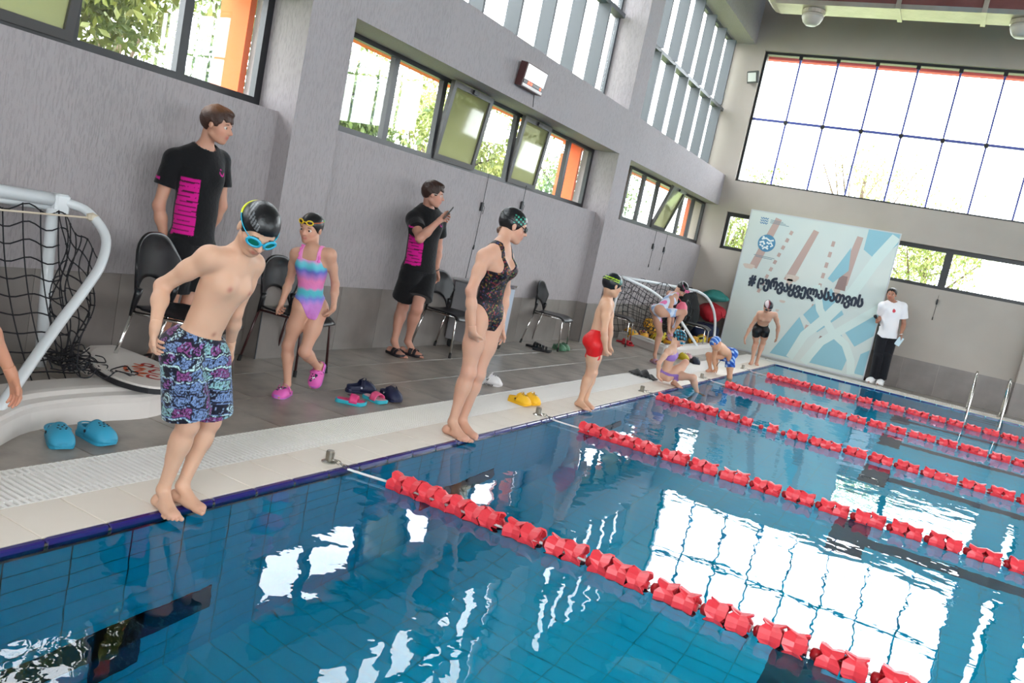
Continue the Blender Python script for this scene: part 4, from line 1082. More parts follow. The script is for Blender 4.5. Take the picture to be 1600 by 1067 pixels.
clog(-1.02, 2.40, -20, '2F93B4', 'blue clog beside the near goal float, left one of the blue pair', 'blue clogs', L=.24, strap_front=False)
clog(-1.00, 2.53, 2, '2F93B4', 'blue clog beside the near goal float, right one of the blue pair', 'blue clogs', L=.24, strap_front=False)
clog(-1.16, 4.74, 58, '161C3C', 'navy clog lying behind the pink slides', 'navy clogs', L=.24, extra='C9CEDC', z=0)
clog(-1.00, 4.97, -20, '161C3C', 'navy clog right of the pink slides, toe towards the pool', 'navy clogs', L=.24, extra='C9CEDC')
clog(-1.03, 6.42, 25, 'DAD6D6', 'white clog with dark lettering on its sole behind the teen swimmer legs', 'white clog', L=.25, extra='6A6A70')
wc = bpy.data.objects['clog.004'] if 'clog.004' in bpy.data.objects else None
clog(-.50, 6.10, -4, 'EDB51C', 'yellow clog on the gutter grate, left one of the yellow pair', 'yellow clogs', L=.22)
clog(-.47, 6.26, -14, 'EDB51C', 'yellow clog on the gutter grate, right one of the yellow pair', 'yellow clogs', L=.22)
clog(-1.92, 9.93, -22, '4F7A5E', 'green clog under the chair seat, left one of the green pair', 'green clogs', L=.23, strap_front=False)
clog(-1.93, 10.08, -22, '4F7A5E', 'green clog under the chair seat, right one of the green pair', 'green clogs', L=.23, strap_front=False)
clog(-.72, 12.5, -50, '1B2238', 'navy shoe on the deck edge behind the seated girl', 'shoes behind the seated girl', L=.25, name='shoe')
clog(-1.0, 12.62, -30, 'D6BE2A', 'yellow shoe on the deck behind the seated girl', 'shoes behind the seated girl', L=.26, name='shoe')
clog(-.93, 12.86, -50, 'D9A3AC', 'pink shoe between the yellow and navy shoes behind the seated girl', 'shoes behind the seated girl', L=.22, name='shoe')
def slide(x, y, rz, c_sole, c_strap, label, group, L=.24, z=0, parent=None, c_top=None, crossed=False, name='slide'):
    o = empty(name, (x, y, z)); o.rotation_euler = (0, 0, R(rz))
    if parent is not None: o.parent = parent; o.location = Vector((x, y, z)) - world_loc(parent)
    else: tag(o, label, 'slide', group)
    sole, _, _, _ = clog_parts(L, L * .42, L * .3)
    sole.build('sole', mat('slide_' + c_sole, c_sole, .6), o, world=False)
    if c_top:
        t_, _, _, _ = clog_parts(L * .9, L * .37, L * .3); t_.v = [(v[0] + L * .05, v[1], v[2] * .3 + .0225) for v in t_.v]; t_.build('footbed', mat('slide_' + c_top, c_top, .6), o, world=False)
    ms = mat('slide_' + c_strap, c_strap, .55)
    bands = ((.46, .72),) if not crossed else ((.46, .60), (.64, .76))
    for a, b in bands:
        s = MB()
        def fn(u, v):
            xx = a + (b - a) * u; t = math.pi * v; return (xx * L, math.cos(t) * L * .225, .016 + (L * .26 - .05 * L * (xx - .46) / .26) * math.sin(t) ** .7)
        s.grid(fn, 5, 12); s.build('strap', ms, o, world=False, smooth=True, solid=.006)
    return o
sp1 = slide(-1.00, 4.44, 30, '2BA6B8', 'D43A78', 'pink slide with turquoise sole and round dark print, left of the pair', 'pink slides', L=.22, c_top='D63672')
slide(-1.00, 4.76, -6, '2BA6B8', 'D8527F', 'pink slide with turquoise sole, right of the pair', 'pink slides', L=.22, c_top='CFA0AC')
for yy in (-.02, .025):
    d_ = MB(); d_.lathe([(.016, 0), (.016, .003), (0, .004)], 12, Matrix.Translation((.115 + yy, yy, .068 - abs(yy) * .2))); d_.build('round_print', mat('slide_print', '4A2B3A', .6), sp1, world=False)
slide(-2.10, 9.47, 5, '141416', '141416', 'black slide under the chair with the green clogs, left one', 'black slides', L=.25, crossed=True)
slide(-1.92, 9.30, 25, '141416', '141416', 'black slide under the chair with the green clogs, front one', 'black slides', L=.25, crossed=True)
slide(-2.08, 12.72, 5, 'B81F2A', 'C42A34', 'red slide under the chair by the far goal, left one', 'red slides', L=.24)
slide(-1.92, 12.60, -25, 'B81F2A', 'C42A34', 'red slide under the chair by the far goal, right one', 'red slides', L=.24)
for o in bpy.data.objects:
    if o.get('label', '').startswith('white clog'):
        text_obj('sole_lettering', 'crocs', .030, mat('lettering_dark', '2A2A30', .6), o, Matrix.Translation(world_loc(o)) @ Matrix.Translation((.125, -.062, .012)) @ Matrix.Rotation(R(90), 4, 'X'), bold=.0008, width=.085)
        for k in range(3):
            f_ = MB(); f_.lathe([(.012, 0), (.012, .004), (0, .007)], 8, Matrix.Translation((.135 + .02 * k, -.02 + .02 * k, .088 - .004 * k))); f_.build('charm', mat('lilac_charm', '9B8BCF', .5), o, world=False)

# ---- black towel
tw = MB(); rd = random.Random(9)
def twf(u, v):
    x = -.70 + .40 * u; y = 9.72 - .22 * u + (v - .5) * .30 * (.5 + .5 * math.sin(math.pi * min(1, u * 1.3 + .1)))
    return (x, y, .006 + .05 * math.sin(math.pi * u) * math.sin(math.pi * v) * (1 + .5 * math.sin(u * 17 + v * 9)) + .012 * abs(math.sin(u * 23 + v * 13)))
tw.grid(twf, 22, 14); o = tw.build('towel', mat('black_towel', '15151A', .95, bump=(120, .5), sheen=.3), smooth=True, solid=.01)
tag(o, 'crumpled black towel on the pool edge beside the seated girl', 'towel')

# ================================================================== PEOPLE
# bodies are smooth blends of tapered limbs, sampled on a grid and skinned as one surface
def V3(p): return np.array(p, dtype=np.float64)
def nrm(v):
    v = V3(v); return v / (np.linalg.norm(v) + 1e-12)

class Grid:
    def __init__(self, lo, hi, h):
        self.h = h; self.lo = V3(lo); n = np.ceil((V3(hi) - self.lo) / h).astype(int) + 1
        self.ax = [(self.lo[i] + h * np.arange(n[i])).astype(np.float32) for i in range(3)]; self.n = tuple(n)
    def win(self, lo, hi):
        s = []
        for i in range(3):
            a = int(max(0, math.floor((lo[i] - self.lo[i]) / self.h))); b = int(min(self.n[i], math.ceil((hi[i] - self.lo[i]) / self.h) + 1))
            if b <= a: return None
            s.append(slice(a, b))
        return tuple(s)
    def xyz(self, w=None):
        if w is None: w = (slice(None),) * 3
        return self.ax[0][w[0]][:, None, None], self.ax[1][w[1]][None, :, None], self.ax[2][w[2]][None, None, :]

def cone(a, b, ra, rb, ax=None, sq=1.0):
    """tapered capsule; ax/sq squash it along an axis (sq < 1 is flatter)"""
    a = V3(a); b = V3(b); r = max(ra, rb); lo = np.minimum(a, b) - r; hi = np.maximum(a, b) + r; ab = b - a; L2 = float(ab @ ab) + 1e-12
    axv = nrm(ax) if ax is not None else None
    def f(x, y, z):
        px, py, pz = x - a[0], y - a[1], z - a[2]
        t = np.clip((px * ab[0] + py * ab[1] + pz * ab[2]) / L2, 0, 1)
        dx, dy, dz = px - t * ab[0], py - t * ab[1], pz - t * ab[2]
        if axv is not None:
            k = dx * axv[0] + dy * axv[1] + dz * axv[2]; e = (1 / sq - 1) * k
            dx, dy, dz = dx + e * axv[0], dy + e * axv[1], dz + e * axv[2]
        return np.sqrt(dx * dx + dy * dy + dz * dz) - (ra + (rb - ra) * t)
    return lo, hi, f

def ellipsoid(c, rad, B=None):
    c = V3(c); rad = V3(rad); r = rad.max(); B = np.eye(3) if B is None else np.array(B)
    def f(x, y, z):
        px, py, pz = x - c[0], y - c[1], z - c[2]; k0 = 0; k1 = 0
        for i in range(3):
            q = (px * B[i][0] + py * B[i][1] + pz * B[i][2]) / rad[i]; k0 = k0 + q * q; k1 = k1 + (q / rad[i]) ** 2
        k0 = np.sqrt(k0); k1 = np.sqrt(k1) + 1e-9
        return k0 * (k0 - 1) / k1
    return c - r, c + r, f

def smin(a, b, k):
    h = np.clip(.5 + .5 * (b - a) / k, 0, 1)
    return b + (a - b) * h - k * h * (1 - h)

def group(g, prims, k, pad=.0):
    D = np.full(g.n, .5, dtype=np.float32)
    for lo, hi, f in prims:
        w = g.win(lo - .05 - k - pad, hi + .05 + k + pad)
        if w is None: continue
        D[w] = smin(D[w], f(*g.xyz(w)), k)
    return D
def root_k(g, c, k0, k1, r):
    x, y, z = g.xyz(); d2 = (x - c[0]) ** 2 + (y - c[1]) ** 2 + (z - c[2]) ** 2
    return (k0 + k1 * np.exp(-d2 / (r * r))).astype(np.float32)
def plane(g, p, n):
    x, y, z = g.xyz(); n = nrm(n)
    return ((x - p[0]) * n[0] + (y - p[1]) * n[1] + (z - p[2]) * n[2]).astype(np.float32)

E12 = [(0, 1), (2, 3), (4, 5), (6, 7), (0, 2), (1, 3), (4, 6), (5, 7), (0, 4), (1, 5), (2, 6), (3, 7)]
def skin(F, g):
    """surface nets"""
    S = F < 0
    nx, ny, nz = F.shape
    cnt = np.zeros((nx - 1, ny - 1, nz - 1), dtype=np.int8)
    for i in (0, 1):
        for j in (0, 1):
            for k in (0, 1): cnt += S[i:nx - 1 + i, j:ny - 1 + j, k:nz - 1 + k]
    idx = np.argwhere((cnt > 0) & (cnt < 8))
    if len(idx) == 0: return np.zeros((0, 3)), []
    off = np.array([(i, j, k) for i in (0, 1) for j in (0, 1) for k in (0, 1)])
    vals = np.stack([F[idx[:, 0] + o[0], idx[:, 1] + o[1], idx[:, 2] + o[2]] for o in off], 1).astype(np.float64)
    acc = np.zeros((len(idx), 3)); c_ = np.zeros(len(idx))
    for a, b in E12:
        va, vb = vals[:, a], vals[:, b]; m_ = (va < 0) != (vb < 0)
        t = np.where(m_, va / np.where(m_, va - vb, 1), 0)
        acc += np.where(m_[:, None], off[a] + t[:, None] * (off[b] - off[a]), 0); c_ += m_
    V = (idx + acc / c_[:, None]) * g.h + g.lo
    vid = np.full((nx - 1, ny - 1, nz - 1), -1, dtype=np.int64); vid[idx[:, 0], idx[:, 1], idx[:, 2]] = np.arange(len(idx))
    faces = []
    for ax in range(3):
        s0 = [slice(None)] * 3; s1 = [slice(None)] * 3; s0[ax] = slice(0, -1); s1[ax] = slice(1, None)
        e = np.argwhere(S[tuple(s0)] != S[tuple(s1)]); a1, a2 = (ax + 1) % 3, (ax + 2) % 3
        ok = (e[:, a1] > 0) & (e[:, a2] > 0) & (e[:, a1] < F.shape[a1] - 1) & (e[:, a2] < F.shape[a2] - 1); e = e[ok]
        def cell(d1, d2):
            q = e.copy(); q[:, a1] -= d1; q[:, a2] -= d2; return vid[q[:, 0], q[:, 1], q[:, 2]]
        quad = np.stack([cell(1, 1), cell(0, 1), cell(0, 0), cell(1, 0)], 1)
        ins = S[tuple(s0)][e[:, 0], e[:, 1], e[:, 2]]
        quad = np.where(ins[:, None], quad, quad[:, ::-1]); quad = quad[(quad >= 0).all(1)]
        faces.append(quad)
    return V, np.concatenate(faces)

def relax(V, Fc, n=1, s=.5):
    for _ in range(n):
        A = np.zeros_like(V); c_ = np.zeros(len(V))
        for i in range(4):
            a, b = Fc[:, i], Fc[:, (i + 1) % 4]
            np.add.at(A, a, V[b]); np.add.at(c_, a, 1); np.add.at(A, b, V[a]); np.add.at(c_, b, 1)
        V = V * (1 - s) + s * A / np.maximum(c_, 1)[:, None]
    return V

def largest(V, Fc):
    lab = np.arange(len(V))
    for _ in range(400):
        m_ = lab[Fc].min(1); new = lab.copy()
        for i in range(4): np.minimum.at(new, Fc[:, i], m_)
        new = new[new]
        if (new == lab).all(): break
        lab = new
    u, c_ = np.unique(lab, return_counts=True); keep = lab == u[c_.argmax()]; mp = np.cumsum(keep) - 1
    return V[keep], mp[Fc[keep[Fc[:, 0]]]]

def skin_object(name, parts, material, parent, colorfn=None, base=None, smooth_n=1, one=False):
    """parts: list of (field, grid); joined into one mesh"""
    vs, fs, b = [], [], 0
    for F, g in parts:
        V, Fc = skin(F, g)
        if len(V) == 0: continue
        if one: V, Fc = largest(V, Fc)
        if smooth_n: V = relax(V, Fc, smooth_n)
        vs.append(V); fs.append(Fc + b); b += len(V)
    V = np.concatenate(vs); Fc = np.concatenate(fs)
    me = bpy.data.meshes.new(name); off = V3(world_loc(parent))
    me.vertices.add(len(V)); me.vertices.foreach_set('co', (V - off).astype(np.float32).ravel())
    me.loops.add(len(Fc) * 4); me.loops.foreach_set('vertex_index', Fc.astype(np.int32).ravel())
    me.polygons.add(len(Fc)); me.polygons.foreach_set('loop_start', np.arange(0, len(Fc) * 4, 4, dtype=np.int32))
    me.polygons.foreach_set('use_smooth', np.ones(len(Fc), dtype=bool))
    me.update(calc_edges=True); me.validate()
    if colorfn is not None or base is not None:
        C_ = np.tile(np.array(lin(base)[:3] if base else (1, 1, 1)), (len(V), 1))
        if colorfn: C_ = colorfn(V, C_)
        at = me.color_attributes.new('Col', 'FLOAT_COLOR', 'POINT')
        at.data.foreach_set('color', np.concatenate([C_, np.ones((len(V), 1))], 1).astype(np.float32).ravel())
    me.materials.append(material)
    o = bpy.data.objects.new(name, me); col.objects.link(o); o.parent = parent
    return o

def attr_material(name, rough, spec=.4, sss=0, bump=None, coat=0, sheen=0):
    if name in MATS: return MATS[name]
    mt = bpy.data.materials.new(name); mt.use_nodes = True; nt = mt.node_tree; b = nt.nodes['Principled BSDF']
    a = N(nt, 'ShaderNodeAttribute', attribute_name='Col'); nt.links.new(a.outputs['Color'], b.inputs['Base Color'])
    b.inputs['Roughness'].default_value = rough; b.inputs['Specular IOR Level'].default_value = spec; b.inputs['Coat Weight'].default_value = coat; b.inputs['Sheen Weight'].default_value = sheen
    if sss:
        b.inputs['Subsurface Weight'].default_value = sss; b.inputs['Subsurface Radius'].default_value = (.9, .35, .2); b.inputs['Subsurface Scale'].default_value = .01
    if bump:
        tc = N(nt, 'ShaderNodeTexCoord'); n = N(nt, 'ShaderNodeTexNoise', Scale=bump[0], Detail=3.0); nt.links.new(tc.outputs['Object'], n.inputs['Vector'])
        bp = N(nt, 'ShaderNodeBump', Strength=bump[1], Distance=.01); nt.links.new(n.outputs['Fac'], bp.inputs['Height']); nt.links.new(bp.outputs[0], b.inputs['Normal'])
    MATS[name] = mt; return mt
skin_mat = attr_material('skin', .5, .35, sss=.12)
cloth_mat = attr_material('cloth', .85, .2, bump=(38, .35), sheen=.15)
suit_mat = attr_material('swim_fabric', .5, .35, bump=(45, .25))
cap_mat = attr_material('latex_cap', .36, .45, bump=(30, .3))
hair_mat = attr_material('hair', .45, .4, bump=(160, .45))

def smoothstep(a, b, x):
    t = np.clip((x - a) / (b - a), 0, 1); return t * t * (3 - 2 * t)

class Person:
    def __init__(self, J, ht, head_h, face, fit=1.0, skin_c='D9A98C', h=.007, hi=False, female=False, name='person', curl=(24, 24), foot=('flat', 'flat'), handw=None, bare=False):
        self.bare = bare
        self.J = {k: V3(v) for k, v in J.items()}; J = self.J; self.ht = ht; self.hh = head_h; self.h = h; self.hi = hi; self.fit = fit; s = ht * fit; self.s = s
        self.skin_c = skin_c; self.female = female; self.curl = curl; self.footm = foot
        self.U = nrm(J['neck'] - J['pel']); self.Lc = nrm(J['shL'] - J['shR']); self.Lp = nrm(J['hipL'] - J['hipR'])
        self.Fc = nrm(np.cross(self.Lc, self.U)); self.Fp = nrm(np.cross(self.Lp, self.U)); self.Lc = np.cross(self.U, self.Fc); self.Lp = np.cross(self.U, self.Fp)
        # head frame from yaw, bow and roll in degrees
        yaw, bow, roll = [math.radians(a) for a in face]
        f0 = V3((math.cos(yaw), math.sin(yaw), 0)); l0 = V3((-math.sin(yaw), math.cos(yaw), 0)); z = V3((0, 0, 1))
        self.hf = f0 * math.cos(bow) - z * math.sin(bow); u = z * math.cos(bow) + f0 * math.sin(bow)
        self.hu = u * math.cos(roll) + l0 * math.sin(roll); self.hl = l0 * math.cos(roll) - u * math.sin(roll)
        b = (J['anR'] + J['anL']) / 2
        self.root = empty(name, (b[0], b[1], 0)); self.handw = handw or {}
        self.build_prims()
    def H(self, f, l, u): return self.J['head'] + (self.hf * f + self.hl * l + self.hu * u) * self.hh
    def build_prims(self):
        J = self.J; s = self.s; U, Fc, Fp, Lc, Lp = self.U, self.Fc, self.Fp, self.Lc, self.Lp; T = []
        pel, neck = J['pel'], J['neck']; tl = np.linalg.norm(neck - pel); bend = .5
        P = lambda t: pel + (neck - pel) * t
        F = nrm(Fc + Fp); fem = self.female
        T.append(cone(pel - Lp * .030 * s - U * .01 * s, pel + Lp * .030 * s - U * .01 * s, .056 * s, .056 * s, Fp, .92))
        T.append(cone(P(.05), P(.38), .068 * s, (.058 if fem else .061) * s, F, .74))
        T.append(cone(P(.33), P(.66), (.059 if fem else .063) * s, .076 * s, Fc, .70))
        T.append(cone(P(.60) - Lc * .022 * s, P(.84) - Lc * .035 * s, .056 * s, .046 * s, Fc, .82)); T.append(cone(P(.60) + Lc * .022 * s, P(.84) + Lc * .035 * s, .056 * s, .046 * s, Fc, .82))
        for sd in 'RL':
            sg = 1 if sd == 'L' else -1; sh = J['sh' + sd]
            T.append(cone(P(.90), sh - (sh - P(.9)) * .12, .034 * s, .029 * s)); T.append(cone(P(1.02), sh, .024 * s, .022 * s))
            T.append(ellipsoid(P(.70) + Lc * sg * .038 * s + Fc * .032 * s, (.034 * s,) * 3))
            T.append(ellipsoid(pel + Lp * sg * .036 * s - Fp * .030 * s - U * .022 * s, (.045 * s,) * 3))
            if fem == 2: T.append(ellipsoid(P(.67) + Lc * sg * .036 * s + Fc * .046 * s, (.032 * s,) * 3))
        self.torso = T
        hh = self.hh; H = self.H; B = [self.hl, self.hf, self.hu]
        T2 = [cone(P(.97), H(-.16, 0, -.12), .0285 * s, .205 * hh), ellipsoid(H(-.05, 0, .13), (.345 * hh, .425 * hh, .365 * hh), B), ellipsoid(H(.10, 0, -.14), (.265 * hh, .285 * hh, .33 * hh), B), ellipsoid(H(.245, 0, -.385), (.125 * hh, .11 * hh, .105 * hh), B), cone(H(-.02, .19, -.26), H(.2, .08, -.40), .09 * hh, .075 * hh), cone(H(-.02, -.19, -.26), H(.2, -.08, -.40), .09 * hh, .075 * hh),
              ellipsoid(H(.17, .16, -.10), (.12 * hh, .16 * hh, .13 * hh), B), ellipsoid(H(.17, -.16, -.10), (.12 * hh, .16 * hh, .13 * hh), B)]
        self.head_a = T2
        self.head_b = [cone(H(.36, 0, .03), H(.455, 0, -.125), .032 * hh, .052 * hh), ellipsoid(H(.40, .05, -.135), (.038 * hh,) * 3), ellipsoid(H(.40, -.05, -.135), (.038 * hh,) * 3),
                       cone(H(.345, .09, -.245), H(.375, 0, -.235), .022 * hh, .032 * hh), cone(H(.345, -.09, -.245), H(.375, 0, -.235), .022 * hh, .032 * hh), cone(H(.34, .07, -.285), H(.36, 0, -.29), .026 * hh, .034 * hh), cone(H(.34, -.07, -.285), H(.36, 0, -.29), .026 * hh, .034 * hh),
                       cone(H(.30, .19, .085), H(.36, .04, .075), .04 * hh, .045 * hh), cone(H(.30, -.19, .085), H(.36, -.04, .075), .04 * hh, .045 * hh)]
        self.ears = [ellipsoid(H(-.02, sg * .345, -.03), (.035 * hh, .075 * hh, .125 * hh), B) for sg in (-1, 1)]
        self.sockets = [ellipsoid(H(.43, sg * .145, -.005), (.075 * hh, .07 * hh, .036 * hh), B) for sg in (-1, 1)]
        self.arm = {}; self.hand = {}; self.leg = {}; self.hd = {}
        for i, sd in enumerate('RL'):
            sg = 1 if sd == 'L' else -1; sh, el, wr, ha = (J[k + sd] for k in ('sh', 'el', 'wr', 'ha')); a = nrm(wr - el); fem_k = .92 if fem else 1.0
            A = [cone(sh, sh + (el - sh) * .45, .031 * s * fem_k, .029 * s * fem_k), cone(sh + (el - sh) * .4, el, .028 * s * fem_k, .0225 * s * fem_k), cone(el, el + (wr - el) * .35, .0225 * s * fem_k, .0235 * s * fem_k), cone(el + (wr - el) * .33, wr, .0232 * s * fem_k, .0145 * s)]
            self.arm[sd] = A
            d = nrm(ha - wr); w = self.handw.get(sd)
            w = Fc if w is None else V3(w); w = nrm(w - d * (w @ d)); n = np.cross(d, w)
            inward = -Lc * sg
            if n @ inward < 0: n = -n
            hl = .104 * self.ht; hw = .0235 * self.ht; self.hd[sd] = (d, w, n, hl)
            Hn = [cone(wr - a * .01 * s, wr + d * .16 * hl, .0150 * s, .0165 * s, n, .85), cone(wr + d * .16 * hl - w * .35 * hw, wr + d * .47 * hl - w * .52 * hw, .60 * hw, .56 * hw, n, .56), cone(wr + d * .16 * hl + w * .35 * hw, wr + d * .47 * hl + w * .52 * hw, .60 * hw, .56 * hw, n, .56)]
            c0 = math.radians(self.curl[i])
            Fg = []
            for j, (ww, L) in enumerate(((.80, .41), (.27, .46), (-.27, .43), (-.78, .34))):
                p0 = wr + d * (.47 - .02 * abs(ww)) * hl + w * ww * hw; an = c0 * (.55 + .12 * j); dir1 = nrm(d * math.cos(an) + n * math.sin(an) + w * ww * .10); p1 = p0 + dir1 * L * .5 * hl
                an2 = an + c0 * 1.15; dir2 = nrm(d * math.cos(an2) + n * math.sin(an2) + w * ww * .06); p2 = p1 + dir2 * L * .30 * hl
                an3 = an2 + c0 * .7; dir3 = nrm(d * math.cos(an3) + n * math.sin(an3)); p3 = p2 + dir3 * L * .22 * hl
                r = .0053 * self.ht
                Fg.append([cone(p0, p1, r * 1.05, r * .98), cone(p1, p2, r * .98, r * .9), cone(p2, p3, r * .9, r * .72)])
            t0 = wr + d * .20 * hl + w * .75 * hw + n * .1 * hw; t1 = t0 + nrm(d * .70 + w * .62 + n * .30) * .22 * hl; t2 = t1 + nrm(d * .95 + w * .18 + n * .30) * .20 * hl
            Fg.append([cone(t0, t1, r * 1.45, r * 1.15), cone(t1, t2, r * 1.15, r * .85)])
            self.hand[sd] = (Hn, Fg)
            hip, kn, an_, to = (J[k + sd] for k in ('hip', 'kn', 'an', 'to')); th = nrm(kn - hip); shn = nrm(an_ - kn)
            Lg = [cone(hip, hip + (kn - hip) * .5, .049 * s, .043 * s), cone(hip + (kn - hip) * .45, kn, .043 * s, .030 * s), cone(kn, kn + (an_ - kn) * .3, .0285 * s, .030 * s), cone(kn + (an_ - kn) * .25, an_, .030 * s, .0185 * s)]
            kf = nrm(Fp - shn * (Fp @ shn))
            if (kn - hip) @ Fp > .2 * s * .3: kf = nrm(np.cross(Lp, shn)) * (1 if np.cross(Lp, shn) @ (kn - hip) > 0 else -1)
            Lg.append(ellipsoid(kn + kf * .010 * s, (.024 * s,) * 3)); Lg.append(cone(kn + shn * .045 * s - kf * .013 * s, kn + shn * .115 * s - kf * .012 * s, .021 * s, .018 * s))
            # foot frame
            if self.footm[i] == 'flat':
                fu = V3((0, 0, 1)); fd = to - an_; fd[2] = 0; fd = nrm(fd); g0 = V3((an_[0], an_[1], 0)) if an_[2] < .16 else an_ - fu * .05 * s
            else:
                fd = nrm(to - an_); fu = nrm(-shn - fd * (-shn @ fd)); fd = nrm(fd - 0 * fu); g0 = an_ - fu * .036 * s
            fl = np.cross(fu, fd); r_ = .0195 * self.ht
            Ft = [ellipsoid(g0 - fd * .022 * s + fu * .021 * s, (.021 * s, .021 * s, .021 * s)), cone(an_, g0 + fd * .050 * s + fu * .021 * s, .0195 * s, .019 * s), cone(g0 - fd * .018 * s + fu * .015 * s, g0 + fd * .082 * s + fu * .013 * s, .019 * s, .0245 * s, fu, .55),
                  cone(g0 + fd * .03 * s + fu * .024 * s, g0 + fd * .085 * s + fu * .014 * s, .018 * s, .016 * s, fu, .8)]
            side = 1 if sd == 'R' else -1       # big toe on the inner side
            To = []
            for j, (ll, L, rr_) in enumerate(((.0165, .031, .0088), (.0045, .031, .0056), (-.0055, .027, .0053), (-.0150, .022, .0050), (-.0232, .017, .0048))):
                q0 = g0 + fd * (.086 - .004 * j) * s + fl * side * ll * s + fu * (rr_ + .001) * s; To.append(cone(q0, q0 + fd * L * s - fu * .0015 * s, rr_ * s * 1.02, rr_ * s * .86))
            self.leg[sd] = (Lg, Ft, To, (g0, fd, fu, fl))
    # ---- fields
    def torso_field(self, g, inflate=0.0): return group(g, self.torso, .032 * self.s) - inflate
    def head_field(self, g):
        hh = self.hh; D = group(g, self.head_a, .065 * hh); D = smin(D, group(g, self.head_b, .03 * hh), .045 * hh)
        E_ = group(g, self.ears, .01 * hh); D = smin(D, E_, .03 * hh)
        S_ = group(g, self.sockets, .01 * hh); D = -smin(-D, S_, .03 * hh)
        return D
    def leg_field(self, g, sd, foot=True):
        Lg, Ft, To, _ = self.leg[sd]; D = group(g, Lg, .022 * self.s)
        if foot:
            D2 = group(g, Ft, .016 * self.s); D2 = smin(D2, group(g, To, .001), .0035 * self.s); D = smin(D, D2, .014 * self.s)
        return D
    def hand_field(self, g, sd):
        Hn, Fg = self.hand[sd]; D = group(g, Hn, .010 * self.s); E_ = None
        for fg in Fg:
            q = group(g, fg, .002); E_ = q if E_ is None else np.minimum(E_, q)
        return smin(D, E_, .005 * self.s)
    def shn(self, sd): return nrm(self.J['an' + sd] - self.J['kn' + sd])
    def lower_field(self, g, foot=True, infl=0.0, cut=False):
        """torso and both legs, no arms, no head"""
        D = self.torso_field(g)
        for sd in 'RL':
            Lf = self.leg_field(g, sd, foot)
            if cut: Lf = np.maximum(Lf, plane(g, self.J['an' + sd] - self.shn(sd) * .03 * self.s, self.shn(sd)))
            D = smin(D, Lf, root_k(g, self.J['hip' + sd], .005, .035 * self.s, .085 * self.s))
        return D - infl
    def grid(self, pts, pad, h=None):
        A = np.array(pts); return Grid(A.min(0) - pad, A.max(0) + pad, h or self.h)
    def allpts(self):
        J = self.J; pts = [J[k] for k in J] + [J['head'] + self.hu * .62 * self.hh, J['head'] - self.hu * .6 * self.hh, J['head'] + self.hf * .6 * self.hh, J['head'] - self.hf * .55 * self.hh]
        for sd in 'RL':
            pts.append(J['wr' + sd] + self.hd[sd][0] * self.hd[sd][3] * 1.02); g0, fd, fu, fl = self.leg[sd][3]; pts += [g0 + fd * .13 * self.s, g0 - fd * .05 * self.s]
        return pts
    def body(self, feet=True):
        J = self.J; s = self.s; g = self.grid(self.allpts(), .085 * s); parts = []
        D = self.lower_field(g, feet, cut=self.bare)
        Hd = self.head_field(g); D = smin(D, Hd, root_k(g, J['neck'], .005, .03 * s, .055 * s))
        cuts = []
        if self.hi:
            pn = J['neck'] + (J['head'] - J['neck']) * .30; un = nrm(J['head'] - J['neck']); D = np.maximum(D, np.where(np.abs(plane(g, pn, un)) < 9, plane(g, pn, un), 9)) if False else D
        for sd in 'RL':
            A = group(g, self.arm[sd], .016 * s); d = nrm(J['wr' + sd] - J['el' + sd]); wr = J['wr' + sd]
            if self.hi: A = np.maximum(A, plane(g, wr - d * .012 * s, d))
            else: A = smin(A, self.hand_field(g, sd), .010 * s)
            D = smin(D, A, root_k(g, J['sh' + sd], .004, .034 * s, .075 * s))
        parts.append((D, g))
        if self.hi:
            for sd in 'RL':
                wr = J['wr' + sd]; d = nrm(wr - J['el' + sd]); dd, w, n, hl = self.hd[sd]
                g2 = self.grid([wr - d * .03 * s, wr + dd * hl * 1.02, wr + dd * hl * .5 + n * .04 * s, wr + dd * hl * .5 - n * .02, wr + w * .05 * s, wr - w * .03 * s], .022 * s, .0028)
                A = smin(group(g2, self.arm[sd], .016 * s), self.hand_field(g2, sd), .010 * s); A = np.maximum(A, -plane(g2, wr - d * .020 * s, d)); parts.append((A, g2))
        if self.bare:
            for sd in 'RL':
                g0, fd, fu, fl = self.leg[sd][3]; an_ = J['an' + sd]
                g2 = self.grid([an_ - self.shn(sd) * .045 * s, g0 + fd * .13 * s, g0 - fd * .04 * s, g0 + fl * .03 * s, g0 - fl * .03 * s], .022 * s, .0030)
                parts.append((np.maximum(self.leg_field(g2, sd, True), -plane(g2, an_ - self.shn(sd) * .038 * s, self.shn(sd))), g2))
        blobs = self.blobs()
        def colr(V, C_):
            C_ = C_ * np.array((.86, .83, .82))
            for c_, r, cc, st in blobs:
                w_ = np.exp(-((V - V3(c_)) ** 2).sum(1) / (r * r))[:, None] * st; C_ = C_ * (1 - w_) + np.array(lin(cc)[:3]) * w_
            return C_
        o = skin_object('body', parts, skin_mat, self.root, colr, self.skin_c, 1)
        self.eyes(); return o
    def blobs(self):
        H = self.H; hh = self.hh; J = self.J; s = self.s; red = 'C4776A'
        B_ = [(H(.37, .045, -.262), .055 * hh, 'A84E4C', .85), (H(.37, -.045, -.262), .055 * hh, 'A84E4C', .85), (H(.26, .2, -.14), .13 * hh, 'D88E78', .4), (H(.26, -.2, -.14), .13 * hh, 'D88E78', .4), (H(.47, 0, -.14), .06 * hh, 'D58B76', .5)]
        for sd in 'RL':
            B_ += [(J['kn' + sd], .035 * s, red, .35), (J['el' + sd], .028 * s, red, .3), (J['ha' + sd], .035 * s, red, .3)]; g0, fd, fu, fl = self.leg[sd][3]; B_.append((g0 + fd * .10 * s, .03 * s, red, .3)); B_.append((g0 - fd * .03 * s, .025 * s, red, .3))
